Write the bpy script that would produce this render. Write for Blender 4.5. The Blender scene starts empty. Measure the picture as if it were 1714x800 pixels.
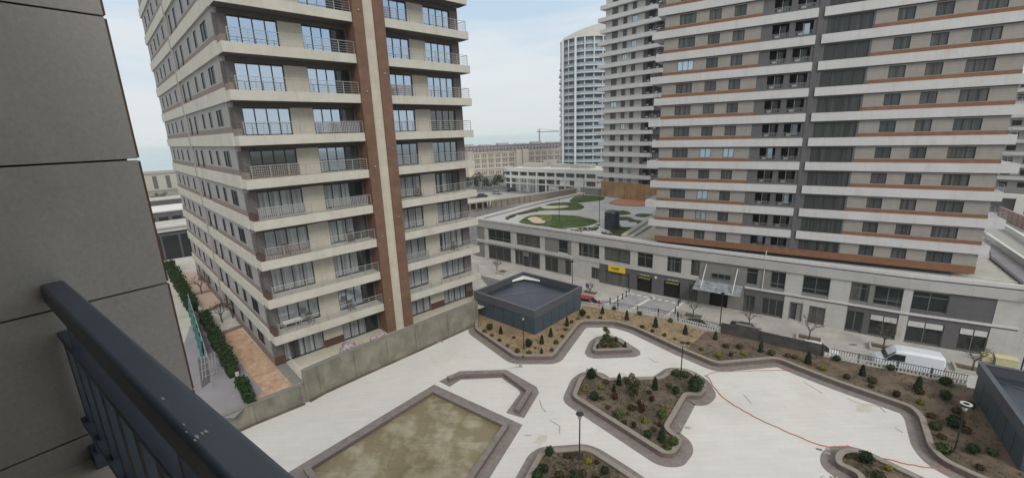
import bpy, math, random
from mathutils import Vector, Matrix, noise as mnoise
R = math.radians
rnd = random.Random(7)
S = bpy.context.scene
COL = S.collection

# ------------------------------------------------------------------ camera
FPX, PIT, ROL, CX, CY, EYE = 718.6, .2432, -.0330, 857.0, 400.0, 26.0
cp, sp = math.cos(PIT), math.sin(PIT)
FW = Vector((0, cp, -sp)); UP0 = Vector((0, sp, cp)); RT0 = Vector((1, 0, 0))
RT = RT0*math.cos(ROL) + UP0*math.sin(ROL)
UP = UP0*math.cos(ROL) - RT0*math.sin(ROL)
cam = bpy.data.cameras.new('camera'); co = bpy.data.objects.new('camera', cam); COL.objects.link(co)
cam.sensor_width = 36; cam.lens = FPX/1714*36; cam.clip_start = .05; cam.clip_end = 9000
co.matrix_world = Matrix(((RT.x, UP.x, -FW.x, 0), (RT.y, UP.y, -FW.y, 0), (RT.z, UP.z, -FW.z, EYE), (0, 0, 0, 1)))
S.camera = co
S.render.resolution_x, S.render.resolution_y = 1024, 477

# ------------------------------------------------------------------ sky, sun, exposure
SUN_EL, SUN_BR = R(42), R(160)          # elevation, compass bearing of the sun (soft, through cloud)
w = bpy.data.worlds.new('World'); S.world = w; w.use_nodes = True
nt = w.node_tree; N = nt.nodes; L = nt.links; N.clear()
out = N.new('ShaderNodeOutputWorld'); bg = N.new('ShaderNodeBackground'); bg.inputs[1].default_value = .1
sky = N.new('ShaderNodeTexSky'); sky.sky_type = 'NISHITA'; sky.sun_disc = False
sky.sun_elevation = SUN_EL; sky.sun_rotation = SUN_BR; sky.dust_density = 3
tc = N.new('ShaderNodeTexCoord'); sep = N.new('ShaderNodeSeparateXYZ'); L.new(tc.outputs['Generated'], sep.inputs[0])
mp = N.new('ShaderNodeMapping'); mp.inputs['Scale'].default_value = (1.0, 1.0, 6.0); L.new(tc.outputs['Generated'], mp.inputs[0])
nz = N.new('ShaderNodeTexNoise'); nz.inputs['Scale'].default_value = 2.2; nz.inputs['Detail'].default_value = 6; nz.inputs['Roughness'].default_value = .5
L.new(mp.outputs[0], nz.inputs['Vector'])
cr = N.new('ShaderNodeValToRGB'); L.new(nz.outputs[0], cr.inputs[0])
cr.color_ramp.elements[0].position = .42; cr.color_ramp.elements[0].color = (5.2, 6.6, 8.0, 1)
cr.color_ramp.elements[1].position = .59; cr.color_ramp.elements[1].color = (7.2, 7.8, 8.2, 1)
hz = N.new('ShaderNodeMapRange'); hz.inputs[1].default_value = 0.0; hz.inputs[2].default_value = .22; hz.inputs[3].default_value = 1; hz.inputs[4].default_value = 0
L.new(sep.outputs[2], hz.inputs[0])
mh = N.new('ShaderNodeMix'); mh.data_type = 'RGBA'; L.new(hz.outputs[0], mh.inputs[0]); L.new(cr.outputs[0], mh.inputs[6]); mh.inputs[7].default_value = (7.9, 8.2, 8.2, 1)
ms = N.new('ShaderNodeMix'); ms.data_type = 'RGBA'; ms.inputs[0].default_value = .9
zr_ = N.new('ShaderNodeMapRange'); zr_.inputs[1].default_value = .38; zr_.inputs[2].default_value = .62; L.new(sep.outputs[2], zr_.inputs[0])
mz = N.new('ShaderNodeMix'); mz.data_type = 'RGBA'; L.new(zr_.outputs[0], mz.inputs[0]); L.new(mh.outputs[2], mz.inputs[6]); mz.inputs[7].default_value = (7.9, 7.85, 7.6, 1)   # unseen overhead sky whitened and brightened to neutralise the ambient light
L.new(sky.outputs[0], ms.inputs[6]); L.new(mz.outputs[2], ms.inputs[7])
L.new(ms.outputs[2], bg.inputs[0]); L.new(bg.outputs[0], out.inputs[0])
sun = bpy.data.lights.new('sun', 'SUN'); sun.energy = 1.5; sun.angle = R(24); sun.color = (1, .955, .89)
so = bpy.data.objects.new('sun', sun); COL.objects.link(so)
sd = Vector((math.sin(SUN_BR)*math.cos(SUN_EL), math.cos(SUN_BR)*math.cos(SUN_EL), math.sin(SUN_EL)))
so.rotation_euler = sd.to_track_quat('Z', 'Y').to_euler()
S.view_settings.view_transform = 'Standard'; S.view_settings.look = 'None'; S.view_settings.exposure = .12; S.view_settings.gamma = 1
S.cycles.volume_bounces = 1

# ------------------------------------------------------------------ helpers
def at(x, y, z):
    """photo pixel -> world point on the horizontal plane z"""
    d = RT*((x-CX)/FPX) - UP*((y-CY)/FPX) + FW
    k = (z-EYE)/d.z
    return Vector((d.x*k, d.y*k, z))
def pts(L_, z): return [at(x, y, z).xy for x, y in L_]

class MB:
    def __init__(s): s.v = []; s.f = []; s.m = []
    def add(s, vs, fs, m=0):
        b = len(s.v); s.v += [tuple(v) for v in vs]
        for f in fs: s.f.append(tuple(b+i for i in f)); s.m.append(m)
    def box(s, x0, x1, y0, y1, z0, z1, m=0):
        s.add([(x0,y0,z0),(x1,y0,z0),(x1,y1,z0),(x0,y1,z0),(x0,y0,z1),(x1,y0,z1),(x1,y1,z1),(x0,y1,z1)],
              [(3,2,1,0),(4,5,6,7),(0,1,5,4),(1,2,6,5),(2,3,7,6),(3,0,4,7)], m)
    def prism(s, P, z0, z1, m=0, mtop=None):
        n = len(P); a = sum(P[i][0]*P[(i+1)%n][1]-P[(i+1)%n][0]*P[i][1] for i in range(n))
        if a < 0: P = list(reversed(P))
        s.add([(p[0],p[1],z0) for p in P]+[(p[0],p[1],z1) for p in P], [tuple(range(n-1,-1,-1))]+[(i,(i+1)%n,(i+1)%n+n,i+n) for i in range(n)], m)
        s.add([(p[0],p[1],z1) for p in P], [tuple(range(n))], m if mtop is None else mtop)
    def strip(s, P, Q, z0, z1, m=0, closed=False):
        """solid band between polylines P and Q"""
        n = len(P); e = n if closed else n-1
        for i in range(e):
            j = (i+1) % n
            s.prism([P[i], P[j], Q[j], Q[i]], z0, z1, m)
    def tube(s, A, B, r, r2=None, n=6, m=0):
        A = Vector(A); B = Vector(B); d = B-A
        if d.length < 1e-6: return
        d.normalize(); u = d.orthogonal().normalized(); v = d.cross(u); r2 = r if r2 is None else r2
        vs = [A+(u*math.cos(2*math.pi*i/n)+v*math.sin(2*math.pi*i/n))*r for i in range(n)]+[B+(u*math.cos(2*math.pi*i/n)+v*math.sin(2*math.pi*i/n))*r2 for i in range(n)]
        s.add(vs, [tuple(range(n-1,-1,-1)), tuple(range(n,2*n))]+[(i,(i+1)%n,(i+1)%n+n,i+n) for i in range(n)], m)
    def lathe(s, prof, n=16, m=0, c=(0,0)):
        vs = [(c[0]+r*math.cos(2*math.pi*i/n), c[1]+r*math.sin(2*math.pi*i/n), z) for r, z in prof for i in range(n)]
        fs = [(k*n+i, k*n+(i+1)%n, (k+1)*n+(i+1)%n, (k+1)*n+i) for k in range(len(prof)-1) for i in range(n)]
        s.add(vs, fs+[tuple(range(n-1,-1,-1)), tuple(range((len(prof)-1)*n, len(prof)*n))], m)
    def build(s, name, mats, parent=None, loc=(0,0,0), smooth=False, rz=0):
        me = bpy.data.meshes.new(name); me.from_pydata(s.v, [], s.f)
        mats = mats if isinstance(mats, (list, tuple)) else [mats]
        for m in mats: me.materials.append(m)
        for p, i in zip(me.polygons, s.m): p.material_index = i; p.use_smooth = smooth
        me.update()
        o = bpy.data.objects.new(name, me); COL.objects.link(o); o.location = loc; o.rotation_euler.z = rz
        if parent: o.parent = parent
        return o

def tag(o, label, cat, group=None, kind=None):
    o['label'] = label
    if cat: o['category'] = cat
    if group: o['group'] = group
    if kind: o['kind'] = kind
    return o
def thing(name, label, cat, loc=(0,0,0), rz=0, group=None):
    o = bpy.data.objects.new(name, None); COL.objects.link(o); o.empty_display_size = .3
    o.location = loc; o.rotation_euler.z = rz
    return tag(o, label, cat, group)
def struct(o, label=None):
    o['kind'] = 'structure'
    if label: o['label'] = label
    return o
def copy_tree(o, loc=None, rz=None, label=None, parent=None, scale=None):
    c = o.copy(); COL.objects.link(c)
    if parent is not None: c.parent = parent
    if loc is not None: c.location = loc
    if rz is not None: c.rotation_euler.z = rz
    if scale is not None: c.scale = scale if hasattr(scale, '__len__') else (scale,)*3
    if label: c['label'] = label
    for ch in list(o.children):
        copy_tree(ch, parent=c)
    return c
def offset(P, d, closed=True):
    """offset a polyline/polygon to its left by d (negative: right), mitred"""
    n = len(P); P = [Vector(p) for p in P]; out_ = []
    for i in range(n):
        a = P[(i-1) % n] if (closed or i > 0) else None; b = P[i]; c = P[(i+1) % n] if (closed or i < n-1) else None
        if a is None: t = (c-b).normalized(); nn = Vector((-t.y, t.x)); out_.append(b+nn*d); continue
        if c is None: t = (b-a).normalized(); nn = Vector((-t.y, t.x)); out_.append(b+nn*d); continue
        t1 = (b-a).normalized(); t2 = (c-b).normalized(); n1 = Vector((-t1.y, t1.x)); n2 = Vector((-t2.y, t2.x))
        m = (n1+n2); k = m.length_squared/2
        m = m/max(k, .55); out_.append(b+m*d)
    return out_
def ccw(P):
    n = len(P); a = sum(P[i][0]*P[(i+1)%n][1]-P[(i+1)%n][0]*P[i][1] for i in range(n))
    return list(P) if a > 0 else list(reversed(P))
def roundc(P, r=.8, closed=True, seg=4):
    """round the corners of a polyline"""
    P = [Vector(p) for p in P]; n = len(P); out_ = []
    for i in range(n):
        if not closed and i in (0, n-1): out_.append(P[i]); continue
        a, b, c = P[i-1], P[i], P[(i+1) % n]
        k = min(r, (a-b).length*.4, (c-b).length*.4)
        p0 = b+(a-b).normalized()*k; p1 = b+(c-b).normalized()*k
        for s_ in range(seg+1):
            t = s_/seg; out_.append(p0*(1-t)**2+b*2*t*(1-t)+p1*t*t)
    return out_

# ------------------------------------------------------------------ materials
def srgb(r, g, b):
    f = lambda c: (c/255/12.92) if c <= 10 else (((c/255)+.055)/1.055)**2.4
    return (f(r), f(g), f(b))
def mat(name, c, rough=.8, metal=0, var=.12, scale=3.0, detail=5, bump=0, bscale=40, spec=.4, c2=None, lines=None, objvar=0, c2pos=(.45, .6), coords='Object'):
    m = bpy.data.materials.new(name); m.use_nodes = True; nt = m.node_tree; N = nt.nodes; L = nt.links
    b = N['Principled BSDF']; b.inputs['Roughness'].default_value = rough; b.inputs['Metallic'].default_value = metal
    b.inputs['Specular IOR Level'].default_value = spec
    c = tuple(c)+(1,)
    tc = N.new('ShaderNodeTexCoord'); v = tc.outputs[coords]
    if coords == 'World':
        pass
    nz = N.new('ShaderNodeTexNoise'); nz.inputs['Scale'].default_value = scale; nz.inputs['Detail'].default_value = detail; nz.inputs['Roughness'].default_value = .6
    L.new(v, nz.inputs['Vector'])
    cr = N.new('ShaderNodeValToRGB'); L.new(nz.outputs[0], cr.inputs[0])
    e0, e1 = cr.color_ramp.elements
    if c2:
        e0.position, e1.position = c2pos; e0.color = c; e1.color = tuple(c2)+(1,)
    else:
        e0.position, e1.position = .3, .7
        e0.color = tuple(x*(1-var) for x in c[:3])+(1,); e1.color = tuple(min(1, x*(1+var)) for x in c[:3])+(1,)
    col = cr.outputs[0]
    if lines:      # (brick width, row height, mortar, darkness)
        bt = N.new('ShaderNodeTexBrick'); bt.inputs['Scale'].default_value = 1; bt.inputs['Brick Width'].default_value = lines[0]; bt.inputs['Row Height'].default_value = lines[1]
        bt.inputs['Mortar Size'].default_value = lines[2]; bt.inputs['Mortar Smooth'].default_value = .1
        d = lines[3]; sh = lines[4] if len(lines) > 4 else .06
        bt.inputs['Color1'].default_value = (1, 1, 1, 1); bt.inputs['Color2'].default_value = (1-sh,)*3+(1,); bt.inputs['Mortar'].default_value = (d, d, d, 1)
        if len(lines) > 5:      # wall: use (x+y, z)
            sx = N.new('ShaderNodeSeparateXYZ'); L.new(v, sx.inputs[0]); ad = N.new('ShaderNodeMath'); L.new(sx.outputs[0], ad.inputs[0]); L.new(sx.outputs[1], ad.inputs[1])
            cx = N.new('ShaderNodeCombineXYZ'); L.new(ad.outputs[0], cx.inputs[0]); L.new(sx.outputs[2], cx.inputs[1]); L.new(cx.outputs[0], bt.inputs['Vector'])
        else: L.new(v, bt.inputs['Vector'])
        mx = N.new('ShaderNodeMix'); mx.data_type = 'RGBA'; mx.blend_type = 'MULTIPLY'; mx.inputs[0].default_value = 1
        L.new(col, mx.inputs[6]); L.new(bt.outputs[0], mx.inputs[7]); col = mx.outputs[2]
    if objvar:
        oi = N.new('ShaderNodeObjectInfo'); mr = N.new('ShaderNodeMapRange'); mr.inputs[3].default_value = 1-objvar; mr.inputs[4].default_value = 1+objvar
        L.new(oi.outputs['Random'], mr.inputs[0]); mx = N.new('ShaderNodeMix'); mx.data_type = 'RGBA'; mx.blend_type = 'MULTIPLY'; mx.inputs[0].default_value = 1
        L.new(col, mx.inputs[6]); L.new(mr.outputs[0], mx.inputs[7]); col = mx.outputs[2]
    L.new(col, b.inputs['Base Color'])
    if bump:
        n2 = N.new('ShaderNodeTexNoise'); n2.inputs['Scale'].default_value = bscale; n2.inputs['Detail'].default_value = 4; L.new(v, n2.inputs['Vector'])
        bp = N.new('ShaderNodeBump'); bp.inputs['Strength'].default_value = bump; bp.inputs['Distance'].default_value = .02; L.new(n2.outputs[0], bp.inputs['Height']); L.new(bp.outputs[0], b.inputs['Normal'])
    return m
def glass(name, dark, curtain, share=.5, metal=.0, rough=.06, spec=.6, stripes=6.0, ior=1.5, coat=0, hi=None):
    """window pane: dark room or drawn curtain behind a reflecting sheet; differs from pane to pane"""
    m = bpy.data.materials.new(name); m.use_nodes = True; nt = m.node_tree; N = nt.nodes; L = nt.links
    b = N['Principled BSDF']; b.inputs['Roughness'].default_value = rough; b.inputs['Metallic'].default_value = metal
    b.inputs['IOR'].default_value = ior; b.inputs['Specular IOR Level'].default_value = spec
    tc = N.new('ShaderNodeTexCoord'); oi = N.new('ShaderNodeObjectInfo')
    wv = N.new('ShaderNodeTexNoise'); mp = N.new('ShaderNodeMapping'); mp.inputs['Scale'].default_value = (stripes, stripes, .12)
    ad = N.new('ShaderNodeVectorMath'); ad.operation = 'ADD'; cb = N.new('ShaderNodeCombineXYZ')
    mu = N.new('ShaderNodeMath'); mu.operation = 'MULTIPLY'; mu.inputs[1].default_value = 57; L.new(oi.outputs['Random'], mu.inputs[0]); L.new(mu.outputs[0], cb.inputs[0])
    L.new(tc.outputs['Object'], ad.inputs[0]); L.new(cb.outputs[0], ad.inputs[1]); L.new(ad.outputs[0], mp.inputs[0]); L.new(mp.outputs[0], wv.inputs['Vector'])
    wv.inputs['Scale'].default_value = 1; wv.inputs['Detail'].default_value = 3
    cr = N.new('ShaderNodeValToRGB'); L.new(wv.outputs[0], cr.inputs[0])
    cr.color_ramp.elements[0].position = .4; cr.color_ramp.elements[0].color = tuple(x*.55 for x in curtain)+(1,)
    cr.color_ramp.elements[1].position = .62; cr.color_ramp.elements[1].color = tuple(curtain)+(1,)
    # where the curtain hangs: slow noise across the pane + per pane
    n2 = N.new('ShaderNodeTexNoise'); mp2 = N.new('ShaderNodeMapping'); mp2.inputs['Scale'].default_value = (.9, .9, .02); L.new(ad.outputs[0], mp2.inputs[0]); L.new(mp2.outputs[0], n2.inputs['Vector']); n2.inputs['Scale'].default_value = 1
    sm = N.new('ShaderNodeMath'); sm.operation = 'MULTIPLY_ADD'; sm.inputs[1].default_value = .5; L.new(oi.outputs['Random'], sm.inputs[0]); L.new(n2.outputs[0], sm.inputs[2])
    th = N.new('ShaderNodeMapRange'); th.inputs[1].default_value = 1.25-share*1.0; th.inputs[2].default_value = 1.29-share*1.0; L.new(sm.outputs[0], th.inputs[0])
    mx = N.new('ShaderNodeMix'); mx.data_type = 'RGBA'; L.new(th.outputs[0], mx.inputs[0]); mx.inputs[6].default_value = tuple(dark)+(1,); L.new(cr.outputs[0], mx.inputs[7])
    L.new(mx.outputs[2], b.inputs['Base Color'])
    if hi:      # some panes: tinted metal stands in for bright sky reflections
        g = N.new('ShaderNodeMath'); g.operation = 'GREATER_THAN'; g.inputs[1].default_value = 1-hi[0]; L.new(oi.outputs['Random'], g.inputs[0])
        m2 = N.new('ShaderNodeMath'); m2.operation = 'MULTIPLY'; m2.inputs[1].default_value = hi[1]; L.new(g.outputs[0], m2.inputs[0]); L.new(m2.outputs[0], b.inputs['Metallic'])
        m3 = N.new('ShaderNodeMix'); m3.data_type = 'RGBA'; L.new(g.outputs[0], m3.inputs[0]); L.new(mx.outputs[2], m3.inputs[6]); m3.inputs[7].default_value = hi[2]+(1,); L.new(m3.outputs[2], b.inputs['Base Color'])
    if coat: b.inputs['Coat Weight'].default_value = coat; b.inputs['Coat Roughness'].default_value = .03
    return m

M = {}
M['asphalt'] = mat('asphalt', (.16,.16,.158), .9, var=.18, scale=.35, bump=.2)
M['land'] = mat('far_land', (.22,.20,.17), .95, c2=(.12,.13,.09), scale=.02, c2pos=(.4,.65))
M['pavement'] = mat('street_paving', (.44,.43,.40), .85, var=.14, scale=.5, lines=(1.2,.6,.03,.75))
M['sea'] = mat('sea', (.42,.53,.55), .4, var=.1, scale=.01, bump=.15, bscale=.3)  # colour paled to stand in for haze towards the horizon
M['plaza'] = mat('white_paving', (.62,.612,.58), .75, var=.05, scale=.25, lines=(1.2,.4,.010,.86,.045), bump=.05)
def dirt(m, scale, lo, hi, amt, tint=(.8,.75,.62), stretch=(1,1,1), detail=8):
    nt = m.node_tree; N = nt.nodes; L = nt.links; b = N['Principled BSDF']; src = b.inputs['Base Color'].links[0].from_socket
    tc = N.new('ShaderNodeTexCoord'); mp = N.new('ShaderNodeMapping'); mp.inputs['Scale'].default_value = stretch; L.new(tc.outputs['Object'], mp.inputs[0])
    n = N.new('ShaderNodeTexNoise'); n.inputs['Scale'].default_value = scale; n.inputs['Detail'].default_value = detail; n.inputs['Roughness'].default_value = .65; L.new(mp.outputs[0], n.inputs['Vector'])
    r = N.new('ShaderNodeMapRange'); r.inputs[1].default_value = lo; r.inputs[2].default_value = hi; r.inputs[4].default_value = amt; L.new(n.outputs[0], r.inputs[0])
    x = N.new('ShaderNodeMix'); x.data_type = 'RGBA'; x.blend_type = 'MULTIPLY'; L.new(r.outputs[0], x.inputs[0]); L.new(src, x.inputs[6]); x.inputs[7].default_value = tuple(tint)+(1,); L.new(x.outputs[2], b.inputs['Base Color'])
dirt(M['plaza'], .11, .55, .75, .6, (.86,.82,.70)); dirt(M['plaza'], .5, .60, .72, .5, (.80,.77,.68)); dirt(M['plaza'], .35, .5, .8, .45, (.84,.83,.80), (1,4.5,1)); dirt(M['plaza'], 6, .62, .75, .35, (.8,.78,.74))
M['stain'] = mat('plaza_stain', (.53,.51,.44), .85, var=.1, scale=1.2)
M['stain2'] = mat('plaza_scrape', (.33,.31,.28), .85, var=.3, scale=4)
M['border'] = mat('brown_paving_band', (.24,.212,.198), .85, var=.16, scale=2.0, lines=(.2,.1,.01,.8,.2))
M['kerb'] = mat('kerb_brick', (.17,.13,.118), .85, var=.15, scale=3, lines=(.25,.08,.012,.75,.15,1))
M['kerbtop'] = mat('kerb_coping', (.26,.232,.20), .8, var=.12, scale=3)
M['soil'] = mat('brown_soil', (.10,.077,.057), .95, c2=(.19,.15,.115), scale=.9, c2pos=(.4,.68), bump=.8, bscale=9)
M['sand'] = mat('sandy_soil', (.29,.21,.125), .95, c2=(.20,.15,.095), scale=.8, c2pos=(.42,.7), bump=.8, bscale=9)
M['soil2'] = mat('dark_soil', (.10,.078,.06), .95, c2=(.17,.125,.085), scale=.7, c2pos=(.4,.65), bump=.8, bscale=9)
M['basin'] = mat('basin_floor', (.235,.20,.12), .5, c2=(.40,.37,.28), scale=.42, detail=10, c2pos=(.46,.60), lines=(3.4,2.2,.025,.8,.1))
M['oldwall'] = mat('weathered_render', (.175,.165,.128), .9, c2=(.27,.255,.205), scale=.9, detail=7, c2pos=(.38,.72), bump=.25, bscale=12)
M['wallcap'] = mat('wall_coping', (.20,.195,.175), .85, var=.15, scale=3)
M['tiles'] = mat('terracotta_paving', (.44,.275,.18), .85, c2=(.54,.39,.27), scale=1.5, lines=(.3,.3,.02,.8,.25), c2pos=(.35,.65))
M['pinkcourt'] = mat('pink_court_paving', (.44,.33,.26), .85, var=.06, scale=1.0)
M['lilac'] = mat('lilac_ramp', (.24,.23,.245), .8, var=.08, scale=.5)
M['palecon'] = mat('pale_concrete', (.44,.43,.38), .85, var=.12, scale=1.2)
M['white'] = mat('white_paint', (.66,.65,.62), .6, var=.05, scale=1.5)
# left tower
M['cream'] = mat('cream_slab', (.46,.435,.375), .75, var=.07, scale=.7, c2=(.52,.50,.44), c2pos=(.3,.6))
M['creampan'] = mat('cream_panel', (.50,.465,.385), .8, var=.06, scale=1.2, lines=(1.7,.5,.012,.85,.06,1))
M['grey'] = mat('grey_cladding', (.32,.305,.30), .8, var=.06, scale=.8, lines=(1.2,.62,.014,.8,.08,1))
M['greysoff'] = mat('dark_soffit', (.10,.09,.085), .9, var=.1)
M['taupe'] = mat('taupe_band', (.21,.165,.14), .8, var=.1, scale=1.5)
M['brown'] = mat('brown_cladding', (.170,.095,.064), .75, var=.16, scale=1.3, lines=(1.6,.9,.014,.75,.16,1))
M['rust'] = mat('rusty_brown_panel', (.085,.045,.034), .8, var=.2, scale=2)
M['frame'] = mat('dark_window_frame', (.025,.027,.03), .5, var=.05)
M['steel'] = mat('silver_railing', (.42,.42,.41), .35, metal=.6, var=.05)
M['glassL'] = glass('balcony_glass', (.04,.045,.05), (.36,.38,.385), .74, spec=.5, ior=1.6, hi=(.12,.6,(.40,.44,.48)))  # curtain tone also lifted for pale reflections in the lower panes
M['glassT'] = glass('balcony_glass_sky_tint', (.04,.05,.055), (.22,.23,.23), .6, spec=.8, ior=1.8, hi=(.93,.9,(.50,.59,.70)))  # upper floors: sky reflection worked into a pale blue metallic tint
M['glassS'] = glass('side_window_glass', (.014,.015,.016), (.03,.03,.029), .3, spec=.12, rough=.3)
# right tower
M['rwhite'] = mat('white_fascia', (.585,.575,.57), .7, var=.05, scale=.6, lines=(1.6,3.0,.015,.88,.03,1))
M['rpanel'] = mat('beige_panel', (.33,.305,.278), .8, var=.07, scale=1.1, lines=(9,.3,.014,.82,.06,1))
M['rdark'] = mat('charcoal_cladding', (.125,.121,.127), .8, var=.08, scale=.8, lines=(1.2,.6,.012,.85,.06,1))
M['orange'] = mat('orange_brown_band', (.215,.102,.056), .75, var=.14, scale=1.2)
M['glassR'] = glass('shuttered_glass', (.062,.068,.07), (.115,.118,.115), .6, spec=.35, rough=.12, stripes=3, hi=(.16,.6,(.46,.58,.66)))
M['glassC'] = glass('louvred_glass', (.05,.053,.053), (.072,.078,.077), .7, spec=.25, rough=.25, stripes=2.2)
M['glassP'] = glass('shop_glass', (.022,.027,.028), (.12,.125,.12), .42, spec=.6, rough=.07, stripes=1.2)
M['black'] = mat('dark_void', (.012,.012,.012), .9, var=.1)
M['plight'] = mat('pale_stone', (.50,.49,.465), .8, var=.06, scale=.8, lines=(1.2,.6,.012,.86,.05,1))
M['fascia'] = mat('grey_fascia_stone', (.44,.43,.415), .8, var=.08, scale=.5, lines=(1.2,2,.015,.85,.06,1))
M['pgrey'] = mat('mid_grey_stone', (.215,.21,.20), .8, var=.07, scale=.9, lines=(1.2,.6,.012,.85,.05,1))
M['pdark'] = mat('dark_grey_stone', (.115,.11,.115), .8, var=.07, scale=.9, lines=(1.2,.6,.012,.85,.05,1))
M['kiosk'] = mat('navy_glass_panel', (.022,.035,.047), .3, var=.08, scale=.8, spec=.5)
M['kioskp'] = mat('slate_blue_panel', (.05,.075,.095), .4, var=.08, scale=.8, spec=.5)
M['kioskf'] = mat('slate_fascia', (.105,.11,.13), .5, metal=.3, var=.06)
M['kroof'] = mat('navy_roofing', (.052,.054,.080), .45, var=.12, scale=.6, spec=.4)
M['yellow'] = mat('yellow_sign', (.75,.55,.02), .5, var=.03)
M['ink'] = mat('dark_lettering', (.05,.02,.015), .6)
M['leaf1'] = mat('dark_conifer_leaf', (.018,.034,.016), .85, c2=(.035,.058,.024), scale=6, objvar=.3, spec=.15)
M['leaf2'] = mat('bush_leaf', (.045,.062,.022), .85, c2=(.085,.095,.035), scale=6, objvar=.3, spec=.15)
M['leaf3'] = mat('dry_shrub_leaf', (.085,.062,.03), .9, c2=(.05,.048,.022), scale=6, objvar=.35, spec=.1)
M['leaf4'] = mat('yellow_shrub_leaf', (.22,.21,.03), .85, c2=(.13,.14,.028), scale=6, objvar=.2, spec=.15)
M['leaf5'] = mat('reddish_shrub_leaf', (.075,.035,.022), .9, c2=(.045,.03,.018), scale=6, objvar=.3, spec=.1)
M['hedge'] = mat('hedge_leaf', (.016,.032,.013), .85, c2=(.035,.06,.022), scale=2.5, spec=.15)
M['grass'] = mat('green_turf', (.05,.082,.026), .95, c2=(.09,.115,.05), scale=.35, spec=.1)
M['olive'] = mat('olive_turf', (.16,.165,.05), .95, c2=(.10,.12,.04), scale=.6, spec=.1)
M['bark'] = mat('grey_bark', (.10,.085,.07), .9, var=.2, scale=5)
M['navy'] = mat('navy_powder_coat', (.052,.070,.098), .42, var=.1, scale=6, spec=.5)
M['cladding'] = mat('grey_porcelain_panel', (.31,.29,.265), .6, c2=(.365,.345,.318), scale=42, detail=12, c2pos=(.3,.72), bump=.08, bscale=60)
M['edge'] = mat('red_brown_edge', (.12,.062,.042), .8, var=.2, scale=6)
M['balfloor'] = mat('balcony_concrete', (.40,.37,.31), .85, var=.15, scale=5)
M['netting'] = mat('green_netting', (.02,.10,.095), .9, c2=(.035,.15,.14), scale=2.5)
M['tape'] = mat('red_orange_cable', (.46,.13,.09), .7, var=.2)
M['bag'] = mat('pinkish_sack', (.42,.35,.37), .8, c2=(.20,.14,.18), scale=4, bump=.6, bscale=6)
M['lampglass'] = mat('frosted_lamp_glass', (.45,.45,.43), .35)
M['black_metal'] = mat('black_metal', (.025,.027,.03), .5)

def setbrick(m, sx, sy): pass
for k_, st_ in (('cream',(1,1,.12)),('rwhite',(1,1,.10)),('plight',(1,1,.15)),('creampan',(1,1,.2)),('grey',(1,1,.15)),('rpanel',(1,1,.3)),('kioskf',(1,1,.2))):
    dirt(M[k_], 2.2, .52, .78, .55, (.74,.72,.68), st_); dirt(M[k_], .25, .5, .7, .4, (.85,.84,.82))
for k_ in ('pavement','palecon','tiles','lilac','border','asphalt','cladding'): dirt(M[k_], .45 if k_ != 'cladding' else 2.0, .5, .75, .55, (.72,.70,.66))
dirt(M['navy'], 30, .62, .7, .5, (1.7,1.7,1.7)); dirt(M['basin'], .22, .45, .62, .8, (.72,.69,.58)); dirt(M['oldwall'], .8, .5, .7, .8, (.62,.62,.60), (1,1,.25)); dirt(M['kroof'], .5, .5, .7, .6, (.75,.75,.8))

def join_box_frame(mb, x0, x1, z0, z1, y, n, t=.05, d=.06, tr=None):
    """window frame in the xz plane at depth y with n lights"""
    mb.box(x0, x0+t, y-d, y, z0, z1); mb.box(x1-t, x1, y-d, y, z0, z1)
    mb.box(x0+t, x1-t, y-d, y, z0, z0+t); mb.box(x0+t, x1-t, y-d, y, z1-t, z1)
    for i in range(1, n):
        x = x0+(x1-x0)*i/n; mb.box(x-t/2, x+t/2, y-d+.003, y-.003, z0+t, z1-t)
    if tr: mb.box(x0+t, x1-t, y-d+.006, y-.006, tr-t/2, tr+t/2)
M['frame2'] = mat('grey_shop_frame', (.15,.155,.155), .5, var=.05)
_win = {}
def window(parent, w_, h_, n, mg, loc, name='window', rz=0, t=.05, tr=None):
    """frame with its pane as sub-part; meshes shared between equal windows"""
    key = (round(w_, 2), round(h_, 2), n, mg, t, tr)
    if key not in _win:
        mb = MB(); join_box_frame(mb, 0, w_, 0, h_, 0, n, t, .08, tr); fr = mb.build(name, M['frame2'] if mg == 'glassP' and w_ > 1.3 else M['frame'])
        pb = MB(); pb.box(t*.6, w_-t*.6, -.03, -.01, t*.6, h_-t*.6); pn = pb.build('pane', M[mg], fr)
        _win[key] = fr; fr.parent = parent; fr.location = loc; fr.rotation_euler.z = rz; fr.name = name
        return fr
    c = copy_tree(_win[key], loc, rz, parent=parent); c.name = name
    return c

# ------------------------------------------------------------------ terrain, streets, sea
ZS, ZP, ZG = .4, 6.3, 7.7          # street, plaza deck, garden deck of the left tower
mb = MB(); mb.box(-6000, 6000, -3000, 8000, -3, -1.0); struct(mb.build('sea', M['sea']))
coast = [(-160,-400),(-200,100),(-250,290),(-292,358),(-330,480),(-150,620),(300,900),(2500,1600),(3000,-400)]
mb = MB(); mb.prism(coast, -2.9, .2); struct(mb.build('ground', M['land']))
mb = MB(); mb.prism([(-120,-60),(-130,110),(-60,190),(-70,300),(150,300),(230,150),(230,-60)], .2, .3); struct(mb.build('road', M['asphalt']))
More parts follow.
